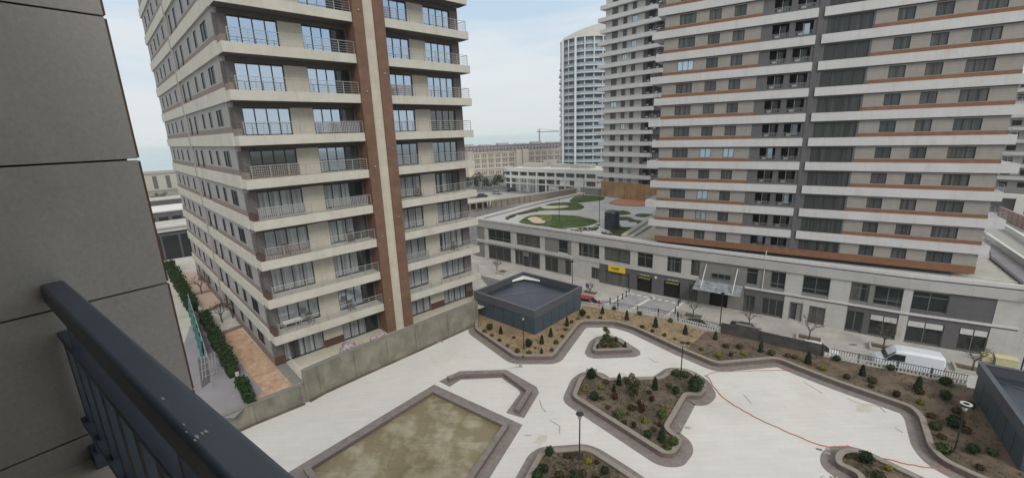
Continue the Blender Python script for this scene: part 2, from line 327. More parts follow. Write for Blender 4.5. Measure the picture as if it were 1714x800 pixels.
# podium front line
K0 = Vector((-7.33,88.9)); K1 = Vector((21.6,64.4)); K2 = Vector((44.6,47.3)); K3 = Vector((53.3,41.9))
K1 = K0+(K1-K0).normalized()*39.2; K2 = K1+(K2-K1).normalized()*28.8
K3 = K2+(K3-K2).normalized()*9.1
PODL = [K0, K1, K2, K3]
front = offset([Vector(p) for p in (K0-(K1-K0).normalized()*25, K1, K2, K3+(K3-K2).normalized()*30)], -9.0, False)
back_ = [Vector(p) for p in (K0-(K1-K0).normalized()*25, K1, K2, K3+(K3-K2).normalized()*30)]
mb = MB(); mb.strip(front, back_, .3, ZS); struct(mb.build('pavement', M['pavement']))
# apron of the two garages (smooth lilac concrete with pale strips)
def podp(u, off=0, z=0):
    """point u metres along the podium front, off metres out into the street"""
    s = u
    for i in range(3):
        a, b = PODL[i], PODL[i+1]; Ls = (b-a).length
        if s <= Ls or i == 2:
            t = (b-a)/Ls; n = Vector((t.y, -t.x)); p = a+t*s+n*off
            return Vector((p.x, p.y, z))
        s -= Ls
mb = MB(); mb.prism([podp(35.4,1.0).xy, podp(43.2,1.0).xy, podp(43.0,9.2).xy, podp(33.6,9.2).xy], ZS+.002, ZS+.008); struct(mb.build('garage_driveway', mat('grey_lilac_concrete', (.36,.355,.37), .8, c2=(.30,.30,.30), scale=.6)))
for u in (36.6, 39.0, 41.2):
    pass
mb = MB()
for a, b in ((35.2,35.6),(38.9,39.3),(43.3,43.7)):
    mb.prism([podp(a,1.0).xy, podp(b,1.0).xy, podp(b-.8,9.0).xy, podp(a-.8,9.0).xy], ZS+.009, ZS+.014)
for k in range(7):
    u = 35.8+k*1.05; mb.prism([podp(u,1.6).xy, podp(u+.6,1.5).xy, podp(u+.5,2.1).xy, podp(u-.1,2.2).xy], ZS+.009, ZS+.014)
struct(mb.build('road_marking', M['white']), 'white strips painted across the garage driveway')

# plaza deck
wall_line = [Vector(p) for p in ((-30.5,15.1),(-19.01,26.96),(-16.0,30.05),(-13.43,32.71),(-9.24,37.0),(-4.24,42.2))]
fence_line = [Vector(p) for p in ((7.6,45.9),(15.16,42.1),(19.8,38.15),(26.3,33.15),(34.3,27.7))]
plaza = [wall_line[0], wall_line[1], wall_line[-1], Vector((-4.6,45.2)), Vector((1.2,51.2))]+[p for p in offset(fence_line, .35, False)]+[Vector((45,20)), Vector((40,-12)), Vector((-34,-12))]
mb = MB(); mb.prism(plaza, ZS-.2, ZP); struct(mb.build('plaza_paving', M['plaza']))

# ------------------------------------------------------------------ plaza: beds, basin, walls
KH = .42
def bed(name, label, px, soil, rad=.9, world=None, extra=None):
    """raised bed: low kerb wall, flat paving band outside, soil inside"""
    P = ccw([at(x, y, ZP+KH).xy for x, y in px] if world is None else world)
    P = roundc(P, rad)
    t = thing(name, label, 'planting bed', (P[0].x, P[0].y, ZP))
    o = -Vector((P[0].x, P[0].y))
    loc = lambda Q: [q+o for q in Q]
    inn = offset(P, .32); outb = offset(P, -.72)
    a = MB(); a.strip(loc(P), loc(offset(P, .3)), 0, KH-.06, 0, True); k = a.build('kerb_wall', M['kerb'], t)
    a = MB(); a.strip(loc(offset(P, -.03)), loc(offset(P, .30)), KH-.06, KH, 0, True); a.build('coping', M['kerbtop'], k)
    a = MB(); a.strip(loc(outb), loc(P), .002, .012, 0, True); a.build('paving_band', M['border'], t)
    a = MB(); a.prism(loc(inn), .004, KH-.14); a.build('soil', soil, t)
    return t
# bed in front of the kiosk and along the street fence: an open kerb line (plaza side only)
K1A = Vector((-4.28,44.51)); K1B = Vector((1.92,38.74)); K1C = Vector((7.46,44.87)); K1D = K1A+K1C-K1B
kl = [at(x, y, ZP+KH).xy for x, y in [(797,541),(795,549),(862,595),(926.6,595),(968,542),(977,536.5),(1028,537),(1060,546),(1135,580.5),(1190,603.5),(1203,607),(1300,598.5),(1340,614.5),(1400,637),(1524,679.5),(1539,695),(1554,743.6),(1576,768),(1636,796),(1700,822)]]
kl[0] = Vector((-4.2,43.2))
kl = roundc(kl, .55, False)
bedline = kl
t1 = thing('planting_bed', 'long raised bed running from the nearer kiosk along the street railing', 'planting bed', (0, 0, ZP))
a = MB(); a.strip(offset(kl, .3, False), kl, 0, KH-.06); kk = a.build('kerb_wall', M['kerb'], t1)
a = MB(); a.strip(offset(kl, .30, False), offset(kl, -.03, False), KH-.06, KH); a.build('coping', M['kerbtop'], kk)
a = MB(); a.strip(kl, offset(kl, -.72, False), .002, .012); a.build('paving_band', M['border'], t1)
inl = offset(kl, .32, False)
back = [Vector((27.0,18.0)), Vector((30.5,20.6)), Vector((34.2,27.5)), Vector((26.3,33.0)), Vector((19.8,38.0)), Vector((15.1,41.9)), Vector((7.9,45.6))]
cut = at(1168, 585, ZP).xy; cut2 = at(1206, 563, ZP).xy
ic = min(range(len(inl)), key=lambda i: (inl[i]-cut).length)
a = MB(); a.prism(inl[:ic+1]+[cut2-Vector((1.2,-.6)), Vector((15.1,41.9)), Vector((7.9,45.6)), K1C, K1B, K1A], .004, KH-.14); a.build('soil', M['sand'], t1)
a = MB(); a.prism(inl[ic:]+back[:5]+[cut2-Vector((1.2,-.6))], .004, KH-.14); a.build('soil', M['soil2'], t1)

bed('planting_bed', 'small triangular raised bed with a young bushy tree on the far side of the plaza', [(991,586.5),(999,567),(1010,560.5),(1028,561.5),(1062,583.5)], M['soil'], .5)
bed('planting_bed', 'large central raised bed with notched right side, full of mixed shrubs',
    [(957.5,661),(1107.5,756),(1128,757.5),(1141,741),(1139,731),(1117.5,715),(1150,658.7),(1172,661),(1183,650),(1172,630),(1150,616.5),(1127.5,614.5),(1105,630),(1015,632.5),(1000,621.5),(982.5,622),(970,631)], M['soil'], .4)
bed('planting_bed', 'raised bed at the near edge of the plaza around the foreground lamp post',
    [(879,800),(901,759),(912,751.5),(979,746.5),(995,752.5),(1040,781),(1100,822),(1060,872),(890,880),(860,842)], M['soil'], .6)
bed('planting_bed', 'partly visible raised bed at lower right beside the trailing red cable',
    [(1400,774),(1399,760),(1408,751.5),(1427.5,749.5),(1447,753.5),(1540,797),(1620,832),(1600,872),(1470,850),(1440,812),(1437,791)], M['soil2'], .35)

# empty basin
bp = ccw([at(x, y, ZP+.3).xy for x, y in [(725,650),(852,709),(793,797),(770,836),(600,905),(507,783)]])
t = thing('empty_basin', 'wide empty basin with olive stained floor and brown kerb', 'basin', (bp[0].x, bp[0].y, ZP))
o = -bp[0]; lo = lambda Q: [q+o for q in Q]
a = MB(); a.strip(lo(bp), lo(offset(bp, .32)), .0, .28, 0, True); k = a.build('kerb_wall', M['kerb'], t)
a = MB(); a.strip(lo(offset(bp, -.02)), lo(offset(bp, .35)), .28, .33, 0, True); a.build('coping', M['border'], k)
a = MB(); a.prism(lo(offset(bp, .3)), .003, .02); a.build('basin_floor', M['basin'], t)
bo = list(offset(bp, -.75)); a = MB(); a.strip(lo(bo), lo(bp), .002, .012, 0, True); a.build('paving_band', M['border'], t)

# low angular seat wall
sw = [at(x, y, ZP+KH).xy for x, y in [(750,631),(770,624),(844,621),(886,652),(866,684)]]
t = thing('seat_wall', 'low angular brown seat wall open towards the basin', 'low wall', (sw[0].x, sw[0].y, ZP))
o = -sw[0]
a = MB(); a.strip(lo2 := [p+o for p in offset(sw, .16, False)], [p+o for p in offset(sw, -.16, False)], 0, KH-.05); k = a.build('wall', M['kerb'], t)
a = MB(); a.strip([p+o for p in offset(sw, .19, False)], [p+o for p in offset(sw, -.19, False)], KH-.05, KH); a.build('coping', M['border'], k)
fo = [at(x, y, ZP).xy for x, y in [(735,638),(769,621),(847,618.5),(898,647),(902.5,657),(877,699.5)]]
fi = [at(x, y, ZP).xy for x, y in [(752.5,647),(772,635),(839.5,632),(868,652),(871,657.5),(847,690.5)]]
a = MB(); a.strip([p+o for p in fo], [p+o for p in fi], .002, .012); a.build('paving_band', M['border'], t)

# boundary wall of the plaza
def wallpiece(name, label, P, h, th=.35):
    P = [Vector(p) for p in P]
    t = thing(name, label, 'wall', (P[0].x, P[0].y, ZP)); o = -P[0]
    a = MB(); a.strip([p+o for p in offset(P, th, False)], [p+o for p in P], 0, h-.08); a.build('wall', M['oldwall'], t)
    a = MB(); a.strip([p+o for p in offset(P, th+.04, False)], [p+o for p in offset(P, -.04, False)], h-.08, h); a.build('coping', M['wallcap'], t)
    a = MB()
    for i in range(len(P)-1):
        d = P[i+1]-P[i]; n = int(d.length/2.6)
        for k in range(n+1):
            q = P[i]+d*(k/max(n, 1))+o; tt = d.normalized(); nn = Vector((tt.y, -tt.x))
            a.prism([q-tt*.14, q+tt*.14, q+tt*.14+nn*.07, q-tt*.14+nn*.07], 0.01, h-.09)
    a.build('buttress', M['oldwall'], t)['kind'] = 'thing'
    a = MB(); a.strip([p+o for p in P], [p+o for p in offset(P, -.32, False)], .002, .03); a.build('dirt_strip', M['soil'], t)
    return t
sp = at(516, 671, ZP).xy
wl = [p for p in wall_line]
wallpiece('boundary_wall', 'lower stretch of weathered grey wall beside the terracotta court', [wl[0], wl[1], sp-Vector((.2,.2))], 1.55)
wallpiece('boundary_wall', 'taller stretch of weathered grey wall in front of the balcony tower', [sp, wl[2]+Vector((.5,.45)), wl[3], wl[4], Vector((-4.0,42.45))], 2.55)

# kiosks
def kiosk(label, A, B_, C_, hw=2.05, ht=2.85, npan=5):
    """A front-left corner, B nearest corner, C front-right corner on the ground (plan, world)"""
    D_ = A+C_-B_; P = [A, B_, C_, D_]
    t = thing('kiosk', label, 'kiosk', (B_.x, B_.y, ZP)); o = -B_
    Q = [p+o for p in P]
    a = MB(); a.prism([q for q in offset(Q, .12)], .0, hw+.1); a.build('wall', M['kiosk'], t)
    a = MB(); a.strip(offset(Q, -.1), offset(Q, .1), .0, .16, 0, True); a.build('plinth', M['palecon'], t)
    a = MB()
    for i in range(4):
        p, q = Q[i], Q[(i+1) % 4]; d = q-p; n = max(2, round(d.length/1.35)); tt = d.normalized(); nn = Vector((tt.y, -tt.x))
        for k in range(n):
            s0 = p+d*(k/n)+tt*.03; s1 = p+d*((k+1)/n)-tt*.03
            a.prism([s0, s1, s1-nn*.1, s0-nn*.1], .17, hw, 1)
    a.build('wall_panel', [M['kiosk'], M['kioskp']], t)
    a = MB(); a.strip(offset(Q, -.10), offset(Q, .12), hw, ht, 0, True); f = a.build('roof_fascia', M['kioskf'], t)
    a = MB(); a.strip(offset(Q, -.13), offset(Q, .16), ht, ht+.05, 0, True); a.build('coping', M['kioskf'], f)
    c = sum((Vector(q) for q in Q), Vector((0, 0)))/4; I = offset(Q, .1); zr = hw+.02; a = MB()
    a.add([(q[0], q[1], zr) for q in I]+[(c.x, c.y, zr+.34)], [(0,1,4),(1,2,4),(2,3,4),(3,0,4)]); a.build('roof', M['kroof'], t)
    a = MB()
    for q in Q:
        a.tube((q[0]*.93+c.x*.07, q[1]*.93+c.y*.07, zr+.03), (c.x, c.y, zr+.35), .035, n=5)
    a.build('hip_seam', M['kioskf'], t)
    return t, Q, zr, D_
k1, Q1, zr1, D1 = kiosk('navy flat roofed kiosk with grey fascia on the far side of the plaza', K1A, K1B, K1C)
# pale translucent sheet lying in the far corner of the roof
c = (Q1[0]+Q1[2])/2; u = (Q1[0]-Q1[3]).normalized(); v = (Q1[2]-Q1[3]).normalized(); fc = Vector(Q1[3])+(u+v)*.14; z_ = zr1+.12
a = MB()
for (p_, q_) in ((fc+u*2.1, fc), (fc, fc+v*2.6)):
    n_ = (u+v)*.5; r0, r1 = (p_+n_*.1, q_+n_*1.1) if p_ != fc else (p_+n_*1.1, q_+n_*.1)
    a.add([(p_.x,p_.y,z_+.30),(q_.x,q_.y,z_+.30),(r1.x,r1.y,z_+.12),(r0.x,r0.y,z_+.12),(p_.x,p_.y,z_+.27),(q_.x,q_.y,z_+.27),(r1.x,r1.y,z_+.09),(r0.x,r0.y,z_+.09)], [(0,1,2,3),(7,6,5,4),(0,4,5,1),(1,5,6,2),(2,6,7,3),(3,7,4,0)])
o_ = a.build('roof_flashing', M['white'], k1)
b0 = Vector((32.75,27.0)); d1 = (Vector((28.8,21.1))-b0).normalized()
k2, Q2, zr2, D2 = kiosk('slate blue kiosk cut by the right edge with a long panelled side', Vector((b0.x, b0.y)), b0+d1*8.2, b0+d1*8.2+Vector((-d1.y, d1.x))*8.0)

# street railing and the dark hoarding between its two stretches
def fence(label, P, z=ZP+.12, h=.95):
    P = [Vector(p) for p in P]; t = thing('street_railing', label, 'railing', (P[0].x, P[0].y, z)); o = -P[0]
    Q = [p+o for p in P]
    a = MB(); a.strip(offset(Q, .3, False), Q, -.2, .18); a.build('plinth', M['palecon'], t)
    pan = post = None
    for i in range(len(Q)-1):
        d = Q[i+1]-Q[i]; n = max(1, round(d.length/2.0)); ang = math.atan2(d.y, d.x); w_ = d.length/n
        for k in range(n):
            q = Q[i]+d*(k/n)+Vector((-d.y, d.x)).normalized()*.15
            a = MB(); 
            nb = 9
            for j in range(nb):      # pale stone balusters below, black bars above
                x = (j+.5)*w_/nb; a.box(x-.06, x+.06, -.05, .05, .18, .46, 1)
            a.box(0, w_, -.07, .07, .46, .53, 1)
            for j in range(14):
                x = (j+.5)*w_/14; a.box(x-.014, x+.014, -.014, .014, .53, h-.03)
            a.box(0, w_, -.025, .025, h-.03, h)
            a.build('railing_panel', [M['black_metal'], M['plight']], t, (q.x, q.y, 0), rz=ang)
            a = MB(); a.box(-.03, .03, -.06, .06, .0, h+.04); a.build('post', M['black_metal'], t, (q.x, q.y, 0), rz=ang)
    return t
hp0 = at(1206, 561, ZP).xy; hp1 = at(1375, 601, ZP).xy
fence('black and white street railing between the nearer kiosk and the dark hoarding', [fence_line[0], fence_line[1], hp0])
fence('black and white street railing between the dark hoarding and the slate blue kiosk', [hp1, at(1500,627,ZP).xy, Vector((33.6,28.2))])
t = thing('hoarding', 'low charcoal hoarding standing between the two stretches of street railing', 'hoarding', (hp0.x, hp0.y, ZP))
hq = [Vector((0,0)), Vector((26.3,33.15))-hp0-(Vector((26.3,33.15))-hp1)*.6, hp1-hp0]
a = MB(); a.strip(offset(hq, .1, False), hq, .1, 1.3); 
a.build('panel', mat('dark_hoarding', (.055,.052,.052), .8, c2=(.085,.078,.07), scale=1.2, lines=(1.2,4,.02,.7,.15,1)), t)
a = MB()
d = hq[-1]
for k in range(7):
    q = d*(k/6)+Vector((-d.y, d.x)).normalized()*.14; a.box(q.x-.04, q.x+.04, q.y-.04, q.y+.04, .05, 1.25)
a.build('post', M['black_metal'], t)

# plaza lamps
def make_lamp():
    t = thing('plaza_lamp', '', 'lamp post')
    a = MB(); a.lathe([(.11,0),(.11,.05),(.06,.08),(.045,.35),(.038,2.75),(.06,2.78),(.06,2.82)], 12); a.build('pole', M['black_metal'], t, smooth=True)
    a = MB(); a.lathe([(.07,2.82),(.15,3.12)], 14); a.build('lamp_glass', M['lampglass'], t, smooth=True)
    a = MB()
    for i in range(4):
        x, y = math.cos(i*math.pi/2), math.sin(i*math.pi/2); a.tube((x*.075, y*.075, 2.82), (x*.155, y*.155, 3.13), .01, n=5)
    a.lathe([(.17,3.12),(.24,3.15),(.23,3.18),(.1,3.22),(.02,3.25)], 18); a.build('lamp_cap', M['black_metal'], t)
    return t
lm = make_lamp(); g = 'lantern posts on the plaza'
lm.location = at(970, 768, ZP+.28); lm['label'] = 'lantern post nearest the balcony, in the lower middle bed'; lm['group'] = g
copy_tree(lm, at(1139, 634, ZP+.28), 0, 'lantern post at the back of the large central bed')
copy_tree(lm, at(877, 583, ZP+.28), .4, 'lantern post in the sandy bed in front of the nearer kiosk')
l4 = copy_tree(lm, at(1597, 756, ZP+.28), .4, 'lantern post with a pale ring head beside the slate blue kiosk')
a = MB(); n = 24
a.lathe([(.15,3.27),(.27,3.27),(.27,3.31),(.15,3.31),(.15,3.27)], 24)
rg = a.build('ring_light', M['lampglass'], l4, smooth=False)
l4c = [c_ for c_ in l4.children if c_.name.startswith('lamp_cap')]

# red cable trailing over the paving
def cable(label, px, r=.028, z=ZP+.03):
    P = [at(x, y, z) for x, y in px]
    Q = []
    for i in range(len(P)-1):
        for k in range(4): Q.append(P[i].lerp(P[i+1], k/4)+Vector((rnd.uniform(-.04,.04), rnd.uniform(-.04,.04), 0)))
    Q.append(P[-1]); a = MB()
    for i in range(len(Q)-1): a.tube(Q[i], Q[i+1]+(Q[i+1]-Q[i])*.05, r, n=6)
    return tag(a.build('cable', M['tape']), label, 'cable')
cable('thin red cable looping along the far kerb to the central bed', [(1182,628),(1190,624),(1203,621.5),(1255,620.5),(1285,619),(1314,619.5),(1335,617),(1346,619)], .018)
cable('long red cable running from the central bed to the lower right corner', [(1180,628),(1186,632),(1196,649),(1210,664),(1229,678),(1250,690),(1271,701),(1313,720.6),(1352,737),(1374,744),(1386,747),(1400,747),(1420,746),(1455,760),(1475,767),(1500,771),(1520,777),(1550,781),(1575,785),(1600,785),(1640,788)], .03)
# scrape marks and stains on the paving
stn = random.Random(3)
a = MB()
def blotch(mb, c, r, z, n=14, el=1.6, an=None):
    an = stn.uniform(0, 3.1) if an is None else an
    P = []
    for i in range(n):
        th = 2*math.pi*i/n; rr = r*stn.uniform(.55, 1.1); x, y = math.cos(th)*rr*el, math.sin(th)*rr
        P.append((c.x+x*math.cos(an)-y*math.sin(an), c.y+x*math.sin(an)+y*math.cos(an)))
    mb.prism(P, z, z+.003)
for i, (x, y, r) in enumerate([(905,735,.5),(1445,684,.6),(1045,628,.4)]):
    blotch(a, at(x, y, ZP), r*.8, ZP+.002+i*.0004)
struct(a.build('paving_stain', M['stain']))
a = MB()
for P in ([(903,668),(907,683),(913,690)],[(918,704),(935,713),(938,727)],[(875,729),(890,729)],[(850,617),(872,613),(870,608)],[(1083,598),(1096,606),(1104,604)],[(1345,640),(1378,658)],[(1420,667),(1440,676),(1470,680),(1480,690)],[(1500,716),(1512,723)],[(1245,660),(1258,674)],[(1050,545),(1045,541),(1030,539)],[(1110,625),(1060,640)],[(1402,780),(1385,770)]):
    Q = [at(x, y, ZP).xy+Vector((stn.uniform(-.08,.08), stn.uniform(-.08,.08))) for x, y in P]
    a.strip(offset(Q, .035, False), offset(Q, -.035, False), ZP+.009, ZP+.012)
struct(a.build('paving_crack', M['stain2']))
a = MB()
# bits of rubble
for i, (x, y, lb) in enumerate([(1146,714,'small pile of broken stones against the central bed kerb'),(1381,755,'small pile of scraps where the red cable meets the lower right bed'),(1391,797,'lone grey scrap on the paving at the bottom edge'),(868,612,'scatter of wood scraps by the far end of the seat wall'),(1037,543,'few grey scraps by the street bed near the triangular bed'),(735,573,'heap of sticks at the foot of the tall boundary wall')]):
    a = MB(); c = at(x, y, ZP)
    for k in range(9):
        p = Vector((stn.uniform(-.35,.35), stn.uniform(-.25,.25), 0)); s_ = stn.uniform(.04,.11); q = p+Vector((stn.uniform(-.3,.3), stn.uniform(-.3,.3), stn.uniform(0,.06)))
        if k % 3 == 0: a.tube((p.x, p.y, .03), (q.x, q.y, .04+q.z), .022, n=5)
        else: a.add([(p.x+dx*s_, p.y+dy*s_*.8, .013+dz*s_*.7) for dx, dy, dz in ((-1,-1,0),(1,-.8,0),(.9,1,0),(-1,.8,0),(-.5,-.6,1),(.6,-.4,1.1),(.5,.5,.9),(-.4,.5,1))], [(3,2,1,0),(4,5,6,7),(0,1,5,4),(1,2,6,5),(2,3,7,6),(3,0,4,7)], k % 2)
    tag(a.build('rubble_pile', [M['palecon'], M['border']], loc=c), lb, 'rubble')

# ------------------------------------------------------------------ left tower with balconies
CL = Vector((-20.07, 32.44)); YL = .8102
# garden deck it stands on
gd = [wall_line[0]+Vector((-.25,.25)), wall_line[1]+Vector((-.25,.25)), wall_line[2]+Vector((-.25,.3)), wall_line[3]+Vector((-.25,.3)), wall_line[4]+Vector((-.25,.3)), Vector((-4.6,42.5)), Vector((-3.0,49.5)), Vector((-8.5,66)), Vector((-30,86)), Vector((-58,66)), Vector((-62,58)), Vector((-50,20))]
mb = MB(); mb.prism(gd, ZS-.2, ZG); struct(mb.build('courtyard', M['palecon']))
T = thing('apartment_tower', 'nearest apartment tower with cream balcony slabs and a brown and cream stair column', 'building', (CL.x, CL.y, 0), math.pi/2-YL)
W, D, FL, Z0 = 21.15, 36.4, 3.12, 10.05         # width, depth, storey, first slab underside
KT = 12
ZTOP = Z0+FL*(KT+1)+.6
a = MB(); a.box(.25, W-.02, .3, D-.3, ZG, ZTOP)
a.build('core', M['greysoff'], T)
# front wall: piers between the glazing
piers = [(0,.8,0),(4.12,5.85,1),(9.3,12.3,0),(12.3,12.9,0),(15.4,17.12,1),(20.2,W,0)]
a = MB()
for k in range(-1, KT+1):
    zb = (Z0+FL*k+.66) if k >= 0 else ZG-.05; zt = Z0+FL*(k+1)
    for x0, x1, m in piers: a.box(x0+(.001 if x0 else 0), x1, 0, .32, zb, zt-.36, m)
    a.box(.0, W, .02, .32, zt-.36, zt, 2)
a.build('front_wall', [mat('shaded_grey_cladding', (.15,.132,.126), .8, var=.08, scale=.8, lines=(1.2,.62,.014,.8,.08,1)), M['creampan'], M['greysoff']], T)  # grey front cladding darkened for the shade under the balconies
for x0, x1 in ((0,.8),(4.12,5.85),(15.4,17.12),(20.2,W)): a = MB(); a.box(x0-.01, x1+.01, -.03, 0, ZG, ZG+.75); a.build('rusty_dado', M['rust'], T)
# side wall: pieces between the windows (x=0 plane), y along depth
sw_ = [(2.4,4.5,0),(6.35,7.5,0),(9.45,10.55,0),(13.4,14.6,1),(16.4,17.5,1),(21.7,22.85,0),(26.0,27.1,0),(29.3,30.35,0),(32.9,33.95,0)]
a = MB(); b = MB()
for k in range(-1, KT+1):
    z0 = Z0+FL*k+.95 if k >= 0 else ZG; zt = Z0+FL*(k+1)
    zs, zl, zh = z0+.55, z0+.12, zt-.37
    if k < 0: zs = ZG+.95; zl = ZG+.4; zh = zt-.25
    y = 0
    for y0, y1, tall in sw_+[(D,D,0)]:
        a.box(0, .3, y, y1 if y1 == D else y0, z0-.02, zh)
        if y1 != D: a.box(0, .3, y0, y1, z0-.02, zl if tall else zs)
        y = y1
    a.box(0, .3, 0, D, zh, zt+.01)
    for y0, y1 in ((0,13.5),(14.6,16.4),(17.45,D)): b.box(-.03, 0, y0, y1, (z0 if k >= 0 else ZG), (z0+.42 if k >= 0 else ZG+.8))
a.build('side_wall', M['grey'], T); b.build('taupe_band', M['taupe'], T)
# slabs, side bands
for k in range(0, KT+2):
    zb = Z0+FL*k
    a = MB()
    a.box(-.06, 9.38, -1.44, .0, zb+.02, zb+.72); a.box(12.2, W+.15, -1.44, .0, zb+.02, zb+.72)
    a.box(-.062, 9.38, -1.442, .0, zb, zb+.02, 1); a.box(12.2, W+.152, -1.442, .0, zb, zb+.02, 1)
    a.build('balcony_slab', [M['cream'], M['greysoff']], T)
    a = MB(); a.box(-.14, 0, .0, 18.25, zb, zb+.95); a.box(-.12, 0, 18.6, D+.3, zb-.02, zb+.93); a.box(-.12, 2, D, D+.3, zb-.021, zb+.931)
    a.build('side_band', M['cream'], T)
    if k <= KT:
        a = MB(); a.box(.0, .3, -1.3, -.02, zb+.72, zb+1.2); a.build('parapet_end', M['rust'] if k < 4 else M['taupe'], T)
a = MB(); a.box(-.2, -.02, 18.3, 18.55, ZG, ZTOP); a.build('downpipe', M['grey'], T)
a = MB(); a.box(-.1, W+.1, -.2, D+.2, ZTOP, ZTOP+.5); a.build('roof', M['cream'], T)
a = MB(); a.box(9.4, 10.31, -1.62, 0, ZG-.1, ZTOP); a.box(11.24, 12.18, -1.62, 0, ZG-.1, ZTOP); a.build('stair_column', M['brown'], T)
a = MB(); a.box(10.31, 11.24, -1.45, 0, ZG-.1, ZTOP+.3); a.build('stair_column_centre', M['creampan'], T)
a = MB()
for z in range(0, 14, 2):
    a.tube((9.9, -1.62, 11+z*3.12), (9.9, -1.72, 11+z*3.12), .07); a.tube((11.7, -1.62, 12.5+z*3.12), (11.7, -1.72, 12.5+z*3.12), .07)
a.build('wall_light', M['steel'], T)
# glazing
for k in range(-1, 10):
    zb = (Z0+FL*k+.74) if k >= 0 else ZG+.06; h = (Z0+FL*(k+1)-.38)-zb
    gl = 'glassT' if k >= 5 or (k == 4) else 'glassL'
    window(T, 3.32, h, 4, gl, (.8, .2, zb), 'balcony_window', t=.07)
    window(T, 2.3, h, 3, gl, (5.85, .2, zb), 'balcony_window', t=.07)
    window(T, 1.15, h, 1, 'glassP', (8.15, .2, zb), 'balcony_door', t=.07)
    window(T, 2.5, h, 3, gl, (12.9, .2, zb), 'balcony_window', t=.07)
    window(T, 3.08, h, 4, gl, (17.12, .2, zb), 'balcony_window', t=.07)
for k in range(-1, 11):
    z0 = Z0+FL*k+.95 if k >= 0 else ZG; zt = Z0+FL*(k+1)
    zs, zl, zh = z0+.55, z0+.12, zt-.37
    if k < 0: zs = ZG+.95; zl = ZG+.4; zh = zt-.25
    for i, (y0, y1, tall) in enumerate(sw_):
        if k >= 9 and y0 < 20 and not (k == 9 and y0 > 12): continue
        if k == 10 and y0 < 26: continue
        q = zl if tall else zs
        window(T, y1-y0, zh-q, 1 if y1-y0 < 1.2 else 2, 'glassS', (.085, y1, q), 'tall_window' if tall else 'window', rz=-math.pi/2, t=.05)
# railings
def rail_mesh(x0, x1, ends=(False, False), dep=1.3):
    a = MB(); n = max(1, round((x1-x0)/1.25))
    for i in range(n+1):
        x = x0+(x1-x0)*i/n; a.box(x-.022, x+.022, -.022, .022, 0, .95)
    for z, r in ((.93,.026),(.72,.013),(.54,.013),(.36,.013),(.18,.013)):
        a.tube((x0, 0, z), (x1, 0, z), r, n=5)
        for e, x in zip(ends, (x0, x1)):
            if e: a.tube((x, 0, z), (x, dep, z), r, n=5)
    return a
rl = rail_mesh(0, 8.9, (True, False)); rr = rail_mesh(0, 8.75, (False, True)); r1 = r2 = None
for k in range(0, 10):
    z = Z0+FL*k+.72
    if not r1:
        r1 = rl.build('balcony_railing', M['steel'], T, (.42, -1.34, z)); r2 = rr.build('balcony_railing', M['steel'], T, (12.3, -1.34, z))
    else: copy_tree(r1, (.42, -1.34, z), parent=T); copy_tree(r2, (12.3, -1.34, z), parent=T)
# a woven screen tied behind some of the railings
for k, x0, x1 in ((3,.5,3.9),(3,5.9,9.2),(4,.5,4.0),(6,12.4,14.6),(8,12.4,13.2),(1,12.4,15),(5,5.9,9.2),(9,6.0,9.2),(2,.5,3.8)):
    a = MB(); z = Z0+FL*k+.72
    for i in range(int((x1-x0)/.14)):
        x = x0+i*.14; a.box(x, x+.07, -1.29, -1.27, z+.06, z+.9)
    a.build('railing_screen', M['steel'] if k % 2 else M['taupe'], T)
# terrace in front of the tower
ca, sa = math.cos(math.pi/2-YL), math.sin(math.pi/2-YL)
def LT(x, y): return Vector((CL.x+x*ca-y*sa, CL.y+x*sa+y*ca))
a = MB(); a.prism([LT(.9,-3.05), LT(.9,-.05), LT(20.5,-.05), LT(20.5,-3.6)], ZG+.003, ZG+.05); struct(a.build('terrace', mat('cream_terrace', (.50,.47,.38), .8, var=.08, scale=1)))
a = MB(); a.prism([LT(-.3,-4.1), LT(.75,-4.1), LT(.75,-.1), LT(-.3,-.1)], ZG+.004, ZG+.03); struct(a.build('path', M['wallcap']))
t = thing('terrace_railing', 'short cream railing at the corner of the balcony tower terrace', 'railing', (LT(1.0,-3.0).x, LT(1.0,-3.0).y, ZG), math.pi/2-YL)
a = MB()
for x in (0,1.2,2.4): a.box(x-.03, x+.03, -.03, .03, 0, .6)
for z in (.58,.3): a.box(0, 2.4, -.02, .02, z, z+.04); a.box(-.02, .02, 0, 2.6, z, z+.04)
a.build('rail', M['white'], t)
# a few things left on the balconies
def balthing(kind, label, x, k, y=-.75):
    P = LT(x, y); t = thing(kind, label, kind.split('_')[-1], (P.x, P.y, Z0+FL*k+.72), math.pi/2-YL); a = MB()
    if kind == 'balcony_table':
        a.box(-.7, .7, -.35, .35, .70, .74); a.build('table_top', M['white'], t)
        for sx in (-.6, .6):
            for sy in (-.28, .28): a = MB(); a.box(sx-.03, sx+.03, sy-.03, sy+.03, 0, .70); a.build('leg', M['steel'], t)
    else:
        a.box(-.25, .25, -.25, .25, .42, .47); a.build('seat', M['bark'], t); a = MB(); a.box(-.25, .25, .21, .25, .47, .95); a.build('backrest', M['bark'], t)
        for sx in (-.22, .22):
            for sy in (-.22, .22): a = MB(); a.box(sx-.02, sx+.02, sy-.02, sy+.02, 0, .42); a.build('leg', M['bark'], t)
balthing('balcony_table', 'white table on the lowest balcony at the left corner of the tower', 1.6, 0)
for x, k, lb in ((3.0,0,'dark chair right of the white table on the lowest balcony'),(6.6,0,'dark chair on the lowest balcony left of the stair column'),(2.0,2,'dark chair on the third balcony at the left corner'),(7.4,2,'dark chair on the third balcony next to the stair column'),(14.6,3,'dark chair on the fourth balcony right of the stair column'),(18.4,1,'dark chair on the second balcony near the right corner')):
    balthing('balcony_chair', lb, x, k)
